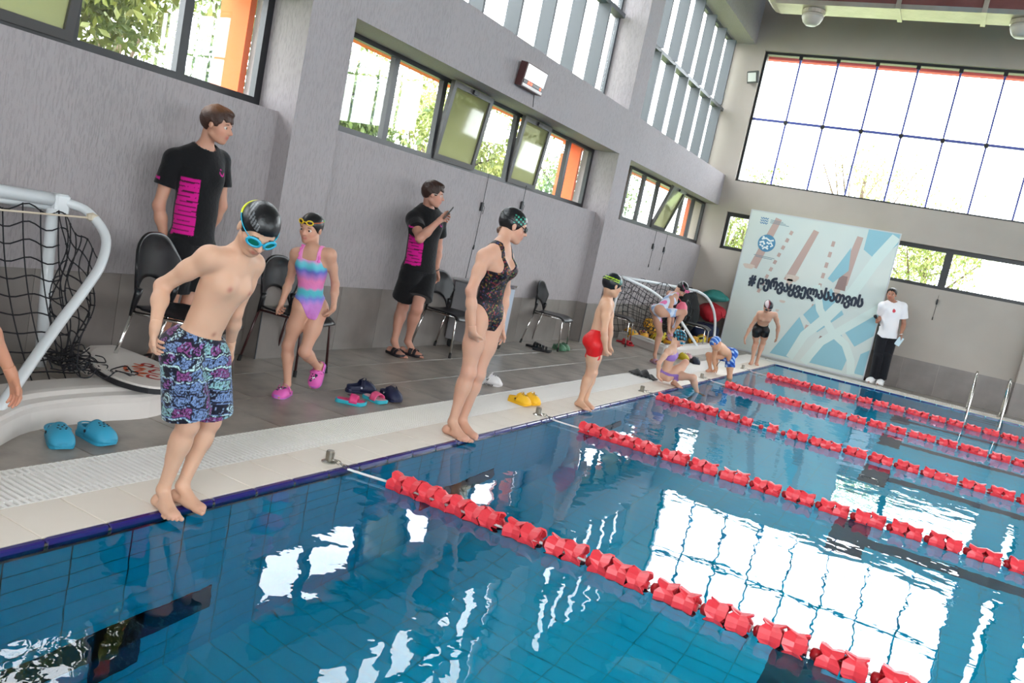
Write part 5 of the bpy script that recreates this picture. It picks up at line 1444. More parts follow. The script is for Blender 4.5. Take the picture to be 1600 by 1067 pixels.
        if not self.female:
            P = lambda t: J['pel'] + (J['neck'] - J['pel']) * t
            for sg in (-1, 1): B_.append((P(.70) + self.Lc * sg * .046 * s + self.Fc * .064 * s, .0085 * s, 'A8625A', .9))
            B_.append((P(.20) + nrm(self.Fc + self.Fp) * .050 * s, .008 * s, '9A6350', .8))
        return B_
    def eyes(self, lid=False):
        H = self.H; hh = self.hh
        for sg in (-1, 1):
            c_ = H(.29, sg * .145, -.005)
            e = MB(); e.cur = 0
            M = Matrix((self.hl, self.hf, self.hu)).transposed().to_4x4(); M.translation = Vector(c_)
            e.lathe([(.0, -.07 * hh), (.05 * hh, -.05 * hh), (.068 * hh, 0), (.05 * hh, .048 * hh), (.034 * hh, .0595 * hh)], 12, M @ Matrix.Rotation(R(-90), 4, 'X')); e.cur = 1
            e.lathe([(.034 * hh, .0595 * hh), (.016 * hh, .067 * hh), (0, .069 * hh)], 12, M @ Matrix.Rotation(R(-90), 4, 'X'))
            e.build('eye', [mat('eye_white', 'C9BDB4', .3), mat('eye_iris', '2A1B14', .15)], self.root, smooth=True)
            b = MB(); b.tube([H(.36, sg * .055, .085), H(.372, sg * .12, .105), H(.325, sg * .215, .085)], [.012 * hh, .016 * hh, .008 * hh], 6); b.build('eyebrow', mat('brow_brown', '4A3226', .8), self.root, smooth=True)
    # ---- garments
    def shell(self, name, D, g, t, material, base=None, colr=None, sm=1):
        return skin_object(name, [(np.maximum(D, -(D + t)), g)] if t else [(D, g)], material, self.root, colr, base, sm)
    def tee(self, base, colr=None, sleeve=.62, length=-.03, loose=.014, h=None, name='tee_shirt'):
        J = self.J; s = self.s; U = self.U; g = self.grid([J['neck'] + U * .06 * s, J['pel'] - U * .15 * s, J['shR'], J['shL'], J['elR'], J['elL'], J['pel'] + self.Lp * .1, J['pel'] - self.Lp * .1], .13 * s, h or self.h)
        P = lambda t: J['pel'] + (J['neck'] - J['pel']) * t; F = nrm(self.Fc + self.Fp)
        T = list(self.torso) + [cone(P(-.22), P(.3), .080 * s, .074 * s, F, .78), cone(P(.25), P(.75), .074 * s, .080 * s, self.Fc, .74)]
        D = group(g, T, .035 * s) - loose * s / 1.3
        for sd in 'RL':
            sh, el = J['sh' + sd], J['el' + sd]; e2 = sh + (el - sh) * (sleeve + .15); A = group(g, [cone(sh, e2, .036 * s, .042 * s)], .01) - loose * .5 * s
            A = np.maximum(A, plane(g, sh + (el - sh) * sleeve, el - sh)); D = smin(D, A, root_k(g, sh, .004, .03 * s, .07 * s))
        D = np.maximum(D, -(D + 2.6 * g.h)); D = np.maximum(D, -plane(g, P(length), U))
        nk = group(g, [cone(P(1.0), P(1.22) + self.Fc * .03 * s, .043 * s, .062 * s)], .01); D = np.maximum(D, -nk)
        return skin_object(name, [(D, g)], cloth_mat, self.root, colr, base, 1)
    def shorts(self, base, colr=None, hem=.75, top=.12, loose=.016, flare=.012, h=None, name='shorts', material=None, tight=False):
        J = self.J; s = self.s; U = self.U; P = lambda t: J['pel'] + (J['neck'] - J['pel']) * t
        g = self.grid([P(top), J['hipR'], J['hipL'], J['hipR'] + (J['knR'] - J['hipR']) * hem, J['hipL'] + (J['knL'] - J['hipL']) * hem], .115 * s, h or self.h)
        D = self.lower_field(g, False) - loose * s; x, y, z = g.xyz(); hp = {}
        if not tight: D = np.maximum(D, -plane(g, J['pel'] - U * .085 * s, U))
        for sd in 'RL':
            hip, kn = J['hip' + sd], J['kn' + sd]; e = hip + (kn - hip) * (hem + .12); hp[sd] = plane(g, hip + (kn - hip) * hem, kn - hip)
            if not tight: D = smin(D, np.maximum(group(g, [cone(hip + (kn - hip) * .10, e, .053 * s, (.045 + flare) * s)], .01) - loose * s, hp[sd]), root_k(g, hip, .004, .03 * s, .075 * s))
        side = (x - J['pel'][0]) * self.Lp[0] + (y - J['pel'][1]) * self.Lp[1] + (z - J['pel'][2]) * self.Lp[2]
        if tight: D = np.maximum(D, np.where(side < 0, hp['R'], hp['L']))
        D = np.maximum(D, -(D + 2.6 * g.h)); D = np.maximum(D, plane(g, P(top), U))
        return skin_object(name, [(D, g)], material or cloth_mat, self.root, colr, base, 1, one=True)
    def suit(self, base, colr=None, off=.004, top=.86, scoop=.10, leg_cut=.085, h=None, name='swimsuit', low=None, high=None, back=.0, wide=0.0):
        """one-piece: torso skin pushed out, cut at neckline and leg line; low/high give a band instead"""
        J = self.J; s = self.s; U = self.U; P = lambda t: J['pel'] + (J['neck'] - J['pel']) * t
        g = self.grid([P(1.0), P(-.35), J['shR'], J['shL'], J['hipR'], J['hipL']], .10 * s, h or self.h * .8)
        D = self.lower_field(g, False) - off; x, y, z = g.xyz()
        def co(ax, o): return ((x - o[0]) * ax[0] + (y - o[1]) * ax[1] + (z - o[2]) * ax[2])
        v = co(U, J['pel']); u = np.abs(co(self.Lp, J['pel'])); f = co(self.Fp, J['pel']); tl = np.linalg.norm(J['neck'] - J['pel'])
        if high is None:
            fr = smoothstep(-.02 * s, .03 * s, f); uc = np.abs(co(self.Lc, J['neck']))
            vt = (top - scoop * np.exp(-(uc / (.030 * s)) ** 2) * (.5 + .5 * fr) - back * (1 - fr)) * tl + np.where((uc > .030 * s + wide) & (uc < .052 * s + wide), .30 * tl, 0) - smoothstep(.052 * s + wide, .075 * s + wide, uc) * .14 * tl
        else: vt = high * tl
        vb = (-.075 * s + leg_cut * s * smoothstep(.012 * s, .075 * s, u)) if low is None else low * tl
        D = np.maximum(np.maximum(D, (v - vt) * .8), (vb - v) * .8)
        D = np.maximum(D, -(self.lower_field(g, False) + 2.2 * g.h))
        return skin_object(name, [(D.astype(np.float32), g)], suit_mat, self.root, colr, base, 1, one=True)
    def tint(self, fn):
        """colour function in body coordinates: t along the trunk (0 pelvis, 1 neck), u sideways (left +), f forward, metres / height"""
        J = self.J; s = self.s; tl = np.linalg.norm(J['neck'] - J['pel'])
        def c_(V, C_):
            d = V - J['pel']; return fn(d @ self.U / tl, d @ self.Lp / s, d @ nrm(self.Fc + self.Fp) / s, V, C_)
        return c_
    def cap(self, base, colr=None, bun=0, line=(.02, .22), pad=.022, name='swim_cap'):
        hh = self.hh; H = self.H; B = [self.hl, self.hf, self.hu]; g = self.grid([H(-.5, -.4, -.2), H(.5, .4, .65), H(-.5, .4, -.2), H(.5, -.4, .65), H(.5, .4, -.2), H(-.5, -.4, .65)], .05 * hh, .006 if not self.hi else .004)
        pr = [ellipsoid(H(-.05, 0, .135), ((.345 + pad) * hh, (.43 + pad) * hh, (.375 + pad) * hh), B)]
        if bun: pr += [ellipsoid(H(-.16, 0, .40), (.22 * hh, .26 * hh, .16 * hh), B), ellipsoid(H(-.36, 0, .30), (.15 * hh, .13 * hh, .13 * hh), B)]
        D = group(g, pr, .07 * hh); x, y, z = g.xyz()
        # rim: dips behind, rises at the brow, passes over the ears
        q = (x - H(0, 0, 0)[0], y - H(0, 0, 0)[1], z - H(0, 0, 0)[2])
        f = (q[0] * self.hf[0] + q[1] * self.hf[1] + q[2] * self.hf[2]) / hh; u = (q[0] * self.hu[0] + q[1] * self.hu[1] + q[2] * self.hu[2]) / hh
        rim = line[0] - .14 + (line[1] - line[0] + .14) * smoothstep(-.02, .36, f) - .10 * smoothstep(.1, -.3, f)
        D = np.maximum(D, (rim - u) * hh * .85); D = np.maximum(D, -(D + 2.8 * g.h)); hf, hl, hu = self.hf, self.hl, self.hu; c0 = self.J['head']
        def cc(V, C_):
            d = (V - c0) / hh; return colr(d @ hf, d @ hl, d @ hu, C_)
        return skin_object(name, [(D.astype(np.float32), g)], cap_mat, self.root, cc if colr else None, base, 1)
    def hair(self, base, colr=None, top=.05, fringe=.20, nape=-.28, seed=1, side=-.02):
        hh = self.hh; H = self.H; B = [self.hl, self.hf, self.hu]; g = self.grid([H(-.55, -.45, -.35), H(.55, .45, .62), H(-.55, .45, -.35), H(.55, -.45, .62), H(.55, .45, -.35), H(-.55, -.45, .62)], .05 * hh, .006)
        D = group(g, [ellipsoid(H(-.06, 0, .15), ((.365 + top * .5) * hh, (.445 + top * .4) * hh, (.375 + top) * hh), B), ellipsoid(H(.16, 0, .40), (.26 * hh, .24 * hh, .12 * hh), B)], .05 * hh)
        x, y, z = g.xyz(); q = (x - self.J['head'][0], y - self.J['head'][1], z - self.J['head'][2])
        cf = lambda a: (q[0] * a[0] + q[1] * a[1] + q[2] * a[2]) / hh
        f, u, l = cf(self.hf), cf(self.hu), cf(self.hl); rd = random.Random(seed); ph = [rd.uniform(0, 6.28) for _ in range(6)]
        wob = .035 * np.sin(l * 34 + ph[0] + f * 9) + .025 * np.sin(l * 57 + f * 21 + ph[1]) + .02 * np.sin(u * 31 + f * 25 + ph[2])
        D = D + (wob * .22 * hh)
        rim = nape + (side - nape) * smoothstep(-.28, -.02, f) + (fringe - side) * smoothstep(.10, .30, f) + wob * .9
        D = np.maximum(D, (rim - u) * hh * .8)
        return skin_object('hair', [(D.astype(np.float32), g)], hair_mat, self.root, colr, base, 0)
    def goggles(self, up, frame_c, lens_c, strap_cols, tilt=0.0, size=1.0):
        """up: height of the lenses on the face in head units"""
        H = self.H; hh = self.hh; o = None; fr = mat('goggle_' + frame_c, frame_c, .3); ln = mat('lens_' + lens_c, lens_c, .08, spec=.8, coat=.5)
        fz = .375 if up < .1 else .40 - .25 * max(0, up - .12)
        M = Matrix((self.hl, self.hf, self.hu)).transposed().to_4x4()
        gg = empty('goggles', (0, 0, 0)); gg.parent = self.root; gg.location = Vector(H(fz, 0, up)) - world_loc(self.root)
        for sg in (-1, 1):
            c_ = H(fz - .015, sg * .15, up); Ml = M.copy(); Ml.translation = Vector(c_); Ml = Ml @ Matrix.Rotation(R(-22 * sg), 4, 'Z')
            ring = [Ml @ Vector((math.cos(t) * .125 * hh * size, .035 * hh, math.sin(t) * .082 * hh * size)) for t in [k * 2 * math.pi / 20 for k in range(20)]]
            MB().tube(ring, .026 * hh * size, 6, closed=True).build('lens_frame', fr, gg, smooth=True)
            b = MB(); b.add(ring + [Ml @ Vector((0, .065 * hh, 0))], [(k, (k + 1) % 20, 20) for k in range(20)]); b.build('lens', ln, gg, smooth=True)
        MB().tube([H(fz + .035, .045, up), H(fz + .05, 0, up + .01), H(fz + .035, -.045, up)], .018 * hh, 6).build('nose_bridge', fr, gg, smooth=True)
        n = 14
        for sg in (-1, 1):
            pts = []
            for k in range(n + 1):
                a = math.radians(28) + (math.pi - math.radians(28)) * k / n
                uu = up + (.30 if up < .1 else .02) * (k / n) ** 1.0 * (1 if up < .1 else 1)
                rr = math.sqrt(max(.05, 1 - ((uu - .135) / .42) ** 2)); pts.append(H(-.05 + .462 * rr * math.cos(a), sg * .382 * rr * math.sin(a), uu))
            m1 = n // 2
            MB().tube(pts[:m1 + 1], .022 * hh, 6, flat=.45).build('strap', mat('strap_' + strap_cols[0], strap_cols[0], .45), gg, smooth=True)
            MB().tube(pts[m1:], .022 * hh, 6, flat=.45).build('strap', mat('strap_' + strap_cols[1], strap_cols[1], .45), gg, smooth=True)
        return gg
    def finish(self, label): tag(self.root, label, 'person'); return self.root

POSES = {
    'boy_patterned': dict(head=(0.178, 2.325, 1.209), neck=(0.071, 2.345, 1.086), shR=(0.068, 2.207, 1.068), shL=(0.038, 2.467, 1.054), elR=(-0.084, 2.143, 0.921), elL=(0.006, 2.441, 0.84), wrR=(0.014, 2.057, 0.778), wrL=(-0.065, 2.511, 0.684), haR=(-0.034, 2.094, 0.671), haL=(-0.017, 2.48, 0.57), pel=(-0.016, 2.283, 0.696), hipR=(-0.004, 2.212, 0.67), hipL=(0.006, 2.345, 0.657), knR=(0.013, 2.279, 0.371), knL=(-0.02, 2.423, 0.365), anR=(-0.04, 2.254, 0.081), anL=(-0.046, 2.354, 0.077), toR=(0.099, 2.216, 0.039), toL=(0.101, 2.361, 0.038)),
    'girl_striped': dict(head=(-1.222, 4.153, 1.155), neck=(-1.142, 4.118, 1.02), shR=(-1.257, 4.094, 0.97), shL=(-1.031, 4.164, 1.015), elR=(-1.327, 4.15, 0.781), elL=(-1.035, 4.27, 0.82), wrR=(-1.28, 4.059, 0.629), wrL=(-0.973, 4.219, 0.666), haR=(-1.357, 4.111, 0.56), haL=(-1.045, 4.253, 0.579), pel=(-1.165, 4.197, 0.667), hipR=(-1.173, 4.137, 0.62), hipL=(-1.103, 4.239, 0.633), knR=(-1.245, 4.148, 0.345), knL=(-1.108, 4.166, 0.339), anR=(-1.223, 4.181, 0.078), anL=(-1.171, 4.403, 0.199), toR=(-1.181, 4.053, 0.028), toL=(-1.14, 4.332, 0.081)),
    'guard_still': dict(head=(-1.909, 3.864, 1.696), neck=(-2.002, 3.865, 1.527), shR=(-2.075, 3.7, 1.419), shL=(-2.033, 4.038, 1.476), elR=(-2.098, 3.653, 1.103), elL=(-1.998, 4.079, 1.169), wrR=(-2.071, 3.723, 0.861), wrL=(-2.04, 4.007, 0.914), haR=(-1.952, 3.683, 0.755), haL=(-2.185, 4.055, 0.859), pel=(-1.988, 3.865, 0.915), hipR=(-1.986, 3.78, 0.855), hipL=(-1.993, 3.959, 0.864), knR=(-2.016, 3.778, 0.434), knL=(-1.98, 3.907, 0.44), anR=(-2.145, 3.807, 0.058), anL=(-2.102, 3.937, 0.064), toR=(-2.001, 3.669, 0.02), toL=(-1.946, 3.811, 0.018)),
    'guard_phone': dict(head=(-1.961, 6.546, 1.602), neck=(-2.049, 6.624, 1.454), shR=(-2.072, 6.467, 1.332), shL=(-2.01, 6.789, 1.366), elR=(-1.866, 6.326, 1.169), elL=(-2.028, 6.907, 1.095), wrR=(-1.743, 6.42, 1.383), wrL=(-1.94, 6.812, 0.89), haR=(-1.778, 6.566, 1.43), haL=(-1.993, 6.906, 0.773), pel=(-2.015, 6.621, 0.877), hipR=(-2.037, 6.533, 0.803), hipL=(-1.991, 6.717, 0.816), knR=(-2.148, 6.654, 0.455), knL=(-1.918, 6.565, 0.492), anR=(-2.064, 6.503, 0.129), anL=(-2.032, 6.684, 0.133), toR=(-1.891, 6.457, 0.07), toL=(-1.852, 6.73, 0.071)),
    'girl_teen': dict(head=(-0.042, 4.74, 1.436), neck=(-0.036, 4.621, 1.298), shR=(-0.061, 4.483, 1.208), shL=(-0.071, 4.774, 1.227), elR=(-0.037, 4.359, 0.992), elL=(-0.083, 4.89, 0.997), wrR=(0.012, 4.386, 0.749), wrL=(-0.04, 4.852, 0.751), haR=(-0.015, 4.49, 0.653), haL=(-0.088, 4.933, 0.648), pel=(-0.07, 4.67, 0.854), hipR=(-0.083, 4.59, 0.794), hipL=(-0.046, 4.744, 0.803), knR=(-0.071, 4.588, 0.441), knL=(-0.065, 4.701, 0.427), anR=(-0.107, 4.57, 0.093), anL=(-0.114, 4.707, 0.085), toR=(0.05, 4.543, 0.02), toL=(0.05, 4.668, 0.017)),
    'boy_red': dict(head=(-0.013, 6.658, 1.125), neck=(-0.065, 6.741, 0.997), shR=(-0.009, 6.627, 0.926), shL=(-0.084, 6.867, 0.943), elR=(0.056, 6.525, 0.725), elL=(-0.012, 6.822, 0.741), wrR=(0.075, 6.598, 0.569), wrL=(-0.014, 6.905, 0.579), haR=(0.057, 6.676, 0.486), haL=(-0.035, 6.989, 0.499), pel=(-0.053, 6.637, 0.628), hipR=(-0.024, 6.574, 0.591), hipL=(-0.048, 6.704, 0.593), knR=(-0.054, 6.689, 0.323), knL=(-0.074, 6.799, 0.317), anR=(-0.09, 6.687, 0.052), anL=(-0.088, 6.8, 0.049), toR=(0.041, 6.621, 0.019), toL=(0.045, 6.732, 0.015)),
    'girl_bending': dict(head=(-0.783, 11.328, 1.102), neck=(-0.817, 11.202, 1.007), shR=(-0.815, 11.058, 0.948), shL=(-0.929, 11.287, 1.004), elR=(-0.772, 10.998, 0.728), elL=(-0.822, 11.269, 0.738), wrR=(-0.735, 11.011, 0.517), wrL=(-0.745, 11.212, 0.532), haR=(-0.724, 11.101, 0.427), haL=(-0.681, 11.125, 0.455), pel=(-0.923, 10.942, 0.766), hipR=(-0.863, 10.924, 0.734), hipL=(-0.97, 11.006, 0.711), knR=(-0.614, 11.129, 0.802), knL=(-0.89, 11.145, 0.423), anR=(-0.728, 11.105, 0.481), anL=(-0.913, 11.2, 0.116), toR=(-0.642, 11.002, 0.412), toL=(-0.795, 11.11, 0.074)),
    'girl_seated': dict(head=(-0.154, 9.556, 0.564), neck=(-0.171, 9.439, 0.452), shR=(-0.187, 9.329, 0.397), shL=(-0.204, 9.57, 0.417), elR=(-0.209, 9.173, 0.265), elL=(-0.258, 9.722, 0.269), wrR=(-0.214, 9.26, 0.096), wrL=(-0.193, 9.623, 0.128), haR=(-0.188, 9.354, 0.026), haL=(-0.167, 9.72, 0.065), pel=(-0.212, 9.535, 0.12), hipR=(-0.153, 9.473, 0.092), hipL=(-0.171, 9.593, 0.112), knR=(-0.033, 9.636, 0.298), knL=(0.133, 9.509, 0.158), anR=(-0.077, 9.524, 0.045), anL=(0.173, 9.716, 0.011), toR=(0.044, 9.446, 0.043), toL=(0.273, 9.578, -0.014)),
    'boy_kneeling': dict(head=(-0.17, 11.511, 0.452), neck=(-0.167, 11.647, 0.411), shR=(-0.173, 11.779, 0.416), shL=(-0.17, 11.537, 0.385), elR=(-0.218, 11.897, 0.238), elL=(-0.185, 11.65, 0.208), wrR=(-0.157, 11.841, 0.082), wrL=(-0.149, 11.749, 0.069), haR=(-0.186, 11.916, 0.002), haL=(-0.19, 11.824, -0.003), pel=(-0.063, 11.931, 0.314), hipR=(-0.097, 11.923, 0.267), hipL=(-0.003, 11.84, 0.275), knR=(-0.287, 11.703, 0.256), knL=(0.079, 11.573, 0.082), anR=(-0.245, 11.848, 0.039), anL=(0.19, 11.28, -0.046), toR=(-0.268, 11.71, 0.011), toL=(0.206, 11.363, -0.084)),
    'boy_black': dict(head=(-0.104, 14.22, 1.054), neck=(-0.122, 14.34, 0.94), shR=(-0.246, 14.4, 0.901), shL=(-0.002, 14.463, 0.935), elR=(-0.344, 14.448, 0.662), elL=(0.066, 14.643, 0.746), wrR=(-0.397, 14.43, 0.432), wrL=(0.069, 14.745, 0.562), haR=(-0.404, 14.488, 0.313), haL=(0.064, 14.836, 0.467), pel=(-0.206, 14.601, 0.659), hipR=(-0.252, 14.518, 0.592), hipL=(-0.115, 14.578, 0.624), knR=(-0.249, 14.71, 0.369), knL=(-0.146, 14.787, 0.393), anR=(-0.205, 14.529, 0.061), anL=(-0.147, 14.671, 0.07), toR=(-0.194, 14.358, -0.021), toL=(-0.101, 14.52, 0.007)),
    'child_edge': dict(head=(-0.516, 1.585, 0.846), neck=(-0.616, 1.629, 0.733), shR=(-0.542, 1.516, 0.701), shL=(-0.655, 1.739, 0.672), elR=(-0.632, 1.545, 0.515), elL=(-0.705, 1.841, 0.485), wrR=(-0.71, 1.594, 0.371), wrL=(-0.534, 1.828, 0.417), haR=(-0.764, 1.627, 0.278), haL=(-0.552, 1.885, 0.313), pel=(-0.717, 1.64, 0.365), hipR=(-0.676, 1.58, 0.344), hipL=(-0.725, 1.688, 0.316), knR=(-0.473, 1.505, 0.149), knL=(-0.49, 1.58, 0.132), anR=(-0.243, 1.384, 0.013), anL=(-0.238, 1.439, 0.005), toR=(-0.097, 1.345, 0.011), toL=(-0.092, 1.416, 0.012)),
    'coach': dict(head=(1.558, 16.717, 1.702), neck=(1.598, 16.841, 1.555), shR=(1.459, 16.731, 1.46), shL=(1.794, 16.875, 1.525), elR=(1.471, 16.877, 1.23), elL=(1.881, 16.95, 1.201), wrR=(1.447, 16.604, 1.174), wrL=(1.887, 16.788, 1.019), haR=(1.419, 16.433, 1.155), haL=(1.897, 16.916, 0.908), pel=(1.665, 16.855, 0.952), hipR=(1.581, 16.836, 0.882), hipL=(1.74, 16.912, 0.907), knR=(1.614, 16.793, 0.48), knL=(1.74, 16.834, 0.511), anR=(1.625, 16.915, 0.113), anL=(1.76, 16.926, 0.122), toR=(1.542, 16.738, 0.038), toL=(1.749, 16.744, 0.031)),
}
POSES['child_edge'] = dict(head=(-.18, 1.20, 1.12), neck=(-.2, 1.24, .98), shR=(-.2, 1.12, .96), shL=(-.2, 1.37, .96), elR=(-.2, 1.05, .75), elL=(-.17, 1.53, .79), wrR=(-.17, 1.03, .57), wrL=(-.12, 1.625, .59), haR=(-.14, 1.02, .46), haL=(-.085, 1.65, .475), pel=(-.22, 1.24, .62), hipR=(-.22, 1.175, .60), hipL=(-.22, 1.305, .60), knR=(-.2, 1.17, .33), knL=(-.2, 1.31, .33), anR=(-.22, 1.17, .06), anL=(-.22, 1.31, .06), toR=(-.08, 1.15, .02), toL=(-.08, 1.33, .02))
POSES['boy_kneeling'].update(pel=(-.05, 11.93, .32), hipL=(-.01, 11.87, .275), knL=(.055, 11.84, .0), anL=(.07, 11.84, -.27), toL=(.16, 11.82, -.31))
POSES['girl_seated'].update(anL=(.19, 9.70, -.06), toL=(.28, 9.62, -.12))

def rgb(h): return np.array(lin(h)[:3])
def put(C_, m_, h, st=1.0):
    w = (m_.astype(float) * st)[:, None]; return C_ * (1 - w) + rgb(h) * w
def hash2(a, b): return np.abs(np.sin(a * 127.1 + b * 311.7) * 43758.5453) % 1.0

# ---- boy in patterned shorts, nearest
p = Person(POSES['boy_patterned'], 1.32, .205, (-24, 39, 6), fit=.98, skin_c='DDB296', h=.0062, hi=True, curl=(34, 26), handw={'R': (.55, -.55, .2), 'L': (.7, -.3, 0)}, bare=True)
p.body()
def pattern(t, u, f, V, C_):
    a = np.arctan2(u, f) * .13 * 1.32; z = V[:, 2] + .007 * np.sin(a * 41) + .004 * np.sin(a * 97 + 2); a = a + .008 * np.sin(z * 83) + .005 * np.sin(z * 190); row = np.floor(z / .052); k = np.floor((a + row * .021) / .075); C_ = np.tile(rgb('1B1B2B'), (len(V), 1))
    r1 = hash2(k, row); fa = ((a + row * .021) / .075) % 1 - .5; fz = (z / .052) % 1 - .5
    rad = np.hypot(fa * .075, fz * .052); ang = np.arctan2(fz, fa)
    sw = (np.abs(((rad * 95 + ang / 6.283 * (1)) % 1) - .5) < .22) & (rad < .024)
    C_ = put(C_, (r1 < .40) & sw, 'B9D6DA'); C_ = put(C_, (r1 < .2) & sw, '9E5BA6')
    bar = (r1 >= .40) & (np.abs(fz) < .34) & (np.abs(fa) < .46); lt = (np.abs(np.sin(a * 420 + row * 3)) > .45) | (np.abs(fz) > .24)
    C_ = put(C_, bar & lt & (r1 < .62), '7088B4'); C_ = put(C_, bar & lt & (r1 >= .62) & (r1 < .78), '84477F'); C_ = put(C_, bar & lt & (r1 >= .82), '86B3B4')
    band = np.abs(fz) > .43; C_ = put(C_, band & (hash2(row, 3.0) > .4), '6F86B5'); C_ = put(C_, band & (hash2(row, 5.0) > .7), 'BFE0DC')
    n_ = hash2(np.floor(V[:, 0] * 160), np.floor(V[:, 2] * 160) + np.floor(V[:, 1] * 160) * 7); C_ = put(C_, n_ < .10, '8FA8CC', .7); C_ = put(C_, n_ > .80, '14141F', .85)
    return C_
p.shorts(None, p.tint(pattern), hem=.86, top=.15, loose=.010, flare=.020, h=.0042, name='swim_shorts')
def cap1(f, l, u, C_):
    m_ = (np.abs(l + .33) < .16) & (np.abs(u - .36 + .3 * f) < .05) & (np.sin(l * 95 + f * 60) > -.1); return put(C_, m_, '6E7072')
p.cap('121214', cap1, line=(-.02, .20))
p.goggles(.005, '2AA7C8', '0E6B57', ('27B6D6', 'D8DF2A'), size=1.05)
p.finish('boy in patterned blue purple swim shorts and black cap looking down at the water edge')

# ---- girl in the striped swimsuit
p = Person(POSES['girl_striped'], 1.25, .20, (-78, 12, 3), fit=.98, skin_c='CFA088', h=.0066, hi=True, female=True, curl=(60, 50), foot=('flat', 'free'))
p.body()
def stripes(t, u, f, V, C_):
    cols = [(-.30, 'C774B8'), (.02, 'B877C0'), (.12, '6E78C4'), (.20, '4FB1BE'), (.27, '59B6C0'), (.33, 'D879B2'), (.46, 'E17FB0'), (.58, 'A97CC6'), (.66, '6470BE'), (.74, '52B4C2'), (.80, '6FB6C6'), (.86, 'D987BE'), (1.2, 'E67FB4')]
    xs_ = [c_[0] for c_ in cols]; q = t + .012 * np.sin(u * 160); return np.stack([np.interp(q, xs_, [rgb(c_[1])[i] for c_ in cols]) for i in range(3)], 1)
p.suit(None, p.tint(stripes), top=.87, scoop=.02, leg_cut=.10, wide=.012)
for sg in (-1, 1):
    sh = p.J['neck'] + p.Lc * sg * .055 * 1.25
    b = MB(); pts = [sh + p.Fc * .055 - p.U * .06, sh + p.Fc * .035 - p.U * .01, sh + p.U * .018, sh - p.Fc * .04 - p.U * .02]
    b.tube(smooth_path([tuple(q) for q in pts]), [.012 + .005 * math.sin(i * 1.9) for i in range(19)], 8, flat=.5); b.build('ruffle_strap', mat('ruffle_pink', 'D765AE', .7), p.root, smooth=True)
p.cap('141416', None, line=(.0, .20)); p.goggles(.27, 'E8C21E', '2A1A16', ('F0641E', '6FC46A'), size=.85)
for sd in 'RL':
    g0, fd, fu, fl = p.leg[sd][3]; L = .205
    c_ = clog(0, 0, 0, 'D95FB0', None, None, L=L, parent=p.root, name='clog', col_sole='B06FC0', Hh=.062)
    M = Matrix((fd, fl, fu)).transposed().to_4x4(); M.translation = Vector(g0 - fd * .058 - fu * .012) - world_loc(p.root); c_.matrix_basis = M
    for k in range(3):
        q = MB(); q.lathe([(.010, 0), (.010, .004), (0, .007)], 8, Matrix.Translation((.13 + .018 * k, .02 - .018 * k, .078 - .008 * k))); q.build('charm', mat('charm_white' if k % 2 else 'charm_dark', 'E6E6EA' if k % 2 else '3A3A55', .4), c_, world=False)
p.finish('girl in a pink teal striped swimsuit and pink clogs walking past the chair')

# ---- the two guards
def guard_tee(p, hem_t, pa=38, pb=98):
    def fn(t, u, f, V, C_):
        ang = np.degrees(np.arctan2(-u, f)); sh_, el_ = p.J['shR'], p.J['elR']; e_ = el_ - sh_; tt = np.clip((V - sh_) @ e_ / (e_ @ e_), 0, 1); da = np.linalg.norm(V - sh_ - tt[:, None] * e_, axis=1)
        side = (ang > pa) & (ang < pb) & (t < .66) & (t > hem_t + .10) & ((da > .058 * p.s) | (t < .3)); C_ = np.tile(rgb('0E0E11'), (len(V), 1))
        row = (t - hem_t) / .052; C_ = put(C_, side & ((row % 1) > .13), 'C0127E'); C_ = put(C_, side & ((row % 2) > .8) & ((row % 2) < 1.0) & (np.abs(ang - (pa + pb) / 2) < 16), '0E0E11', .8)
        J = p.J; d = V - (J['shR'] + (J['elR'] - J['shR']) * .42); lf = -(d @ p.Lc); q1 = d @ p.Fc; q2 = d @ p.U
        lg = (lf > .02) & (np.abs(q2 + .25 * q1) < .008) & (np.abs(q1) < .028); C_ = put(C_, lg | ((lf > .02) & (np.abs(q2 - .012 + 1.1 * np.abs(q1 + .016)) < .006) & (np.abs(q1 + .016) < .014)), 'B3147A')
        d = V - (J['pel'] + (J['neck'] - J['pel']) * .78 + p.Lc * .055 * p.s); a = d @ p.Lc; b = d @ p.U; fr = (d @ p.Fc) > .02; rr_ = np.hypot(a, b)
        C_ = put(C_, fr & (((np.abs(rr_ - .020) < .005) & (b < .004)) | (np.hypot(a + .01, b - .018) < .007)), 'C01C86')
        return C_
    return p.tint(fn)
def sandals(p, c1='17131A'):
    for sd in 'RL':
        g0, fd, fu, fl = p.leg[sd][3]; L = .26
        o = slide(0, 0, 0, c1, c1, None, None, L=L, parent=p.root, crossed=True, name='sandal')
        M = Matrix((fd, fl, fu)).transposed().to_4x4(); M.translation = Vector(g0 - fd * .075 + fu * .000) - world_loc(p.root); o.matrix_basis = M
        for k in range(2): MB().lathe([(.009, 0), (.009, .004), (0, .006)], 8, Matrix.Translation((.14 + .05 * k, .02 * (1 - 2 * k), .082 - .012 * k))).build('buckle', mat('buckle_pink', 'C78A86', .3, metal=.6), o, world=False)
def lift_feet(P_, dz):
    for k in ('anR', 'anL', 'toR', 'toL'): P_[k] = (P_[k][0], P_[k][1], P_[k][2] + dz)
p = Person(POSES['guard_still'], 1.80, .232, (24, 6, 0), fit=.89, skin_c='C99880', h=.0085, hi=True, curl=(28, 28))
p.body(); p.tee(None, guard_tee(p, -.06), sleeve=.58, length=-.06, loose=.011, h=.007); p.shorts('0F0F12', None, hem=.72, top=.16, loose=.010, flare=.020, h=.009)
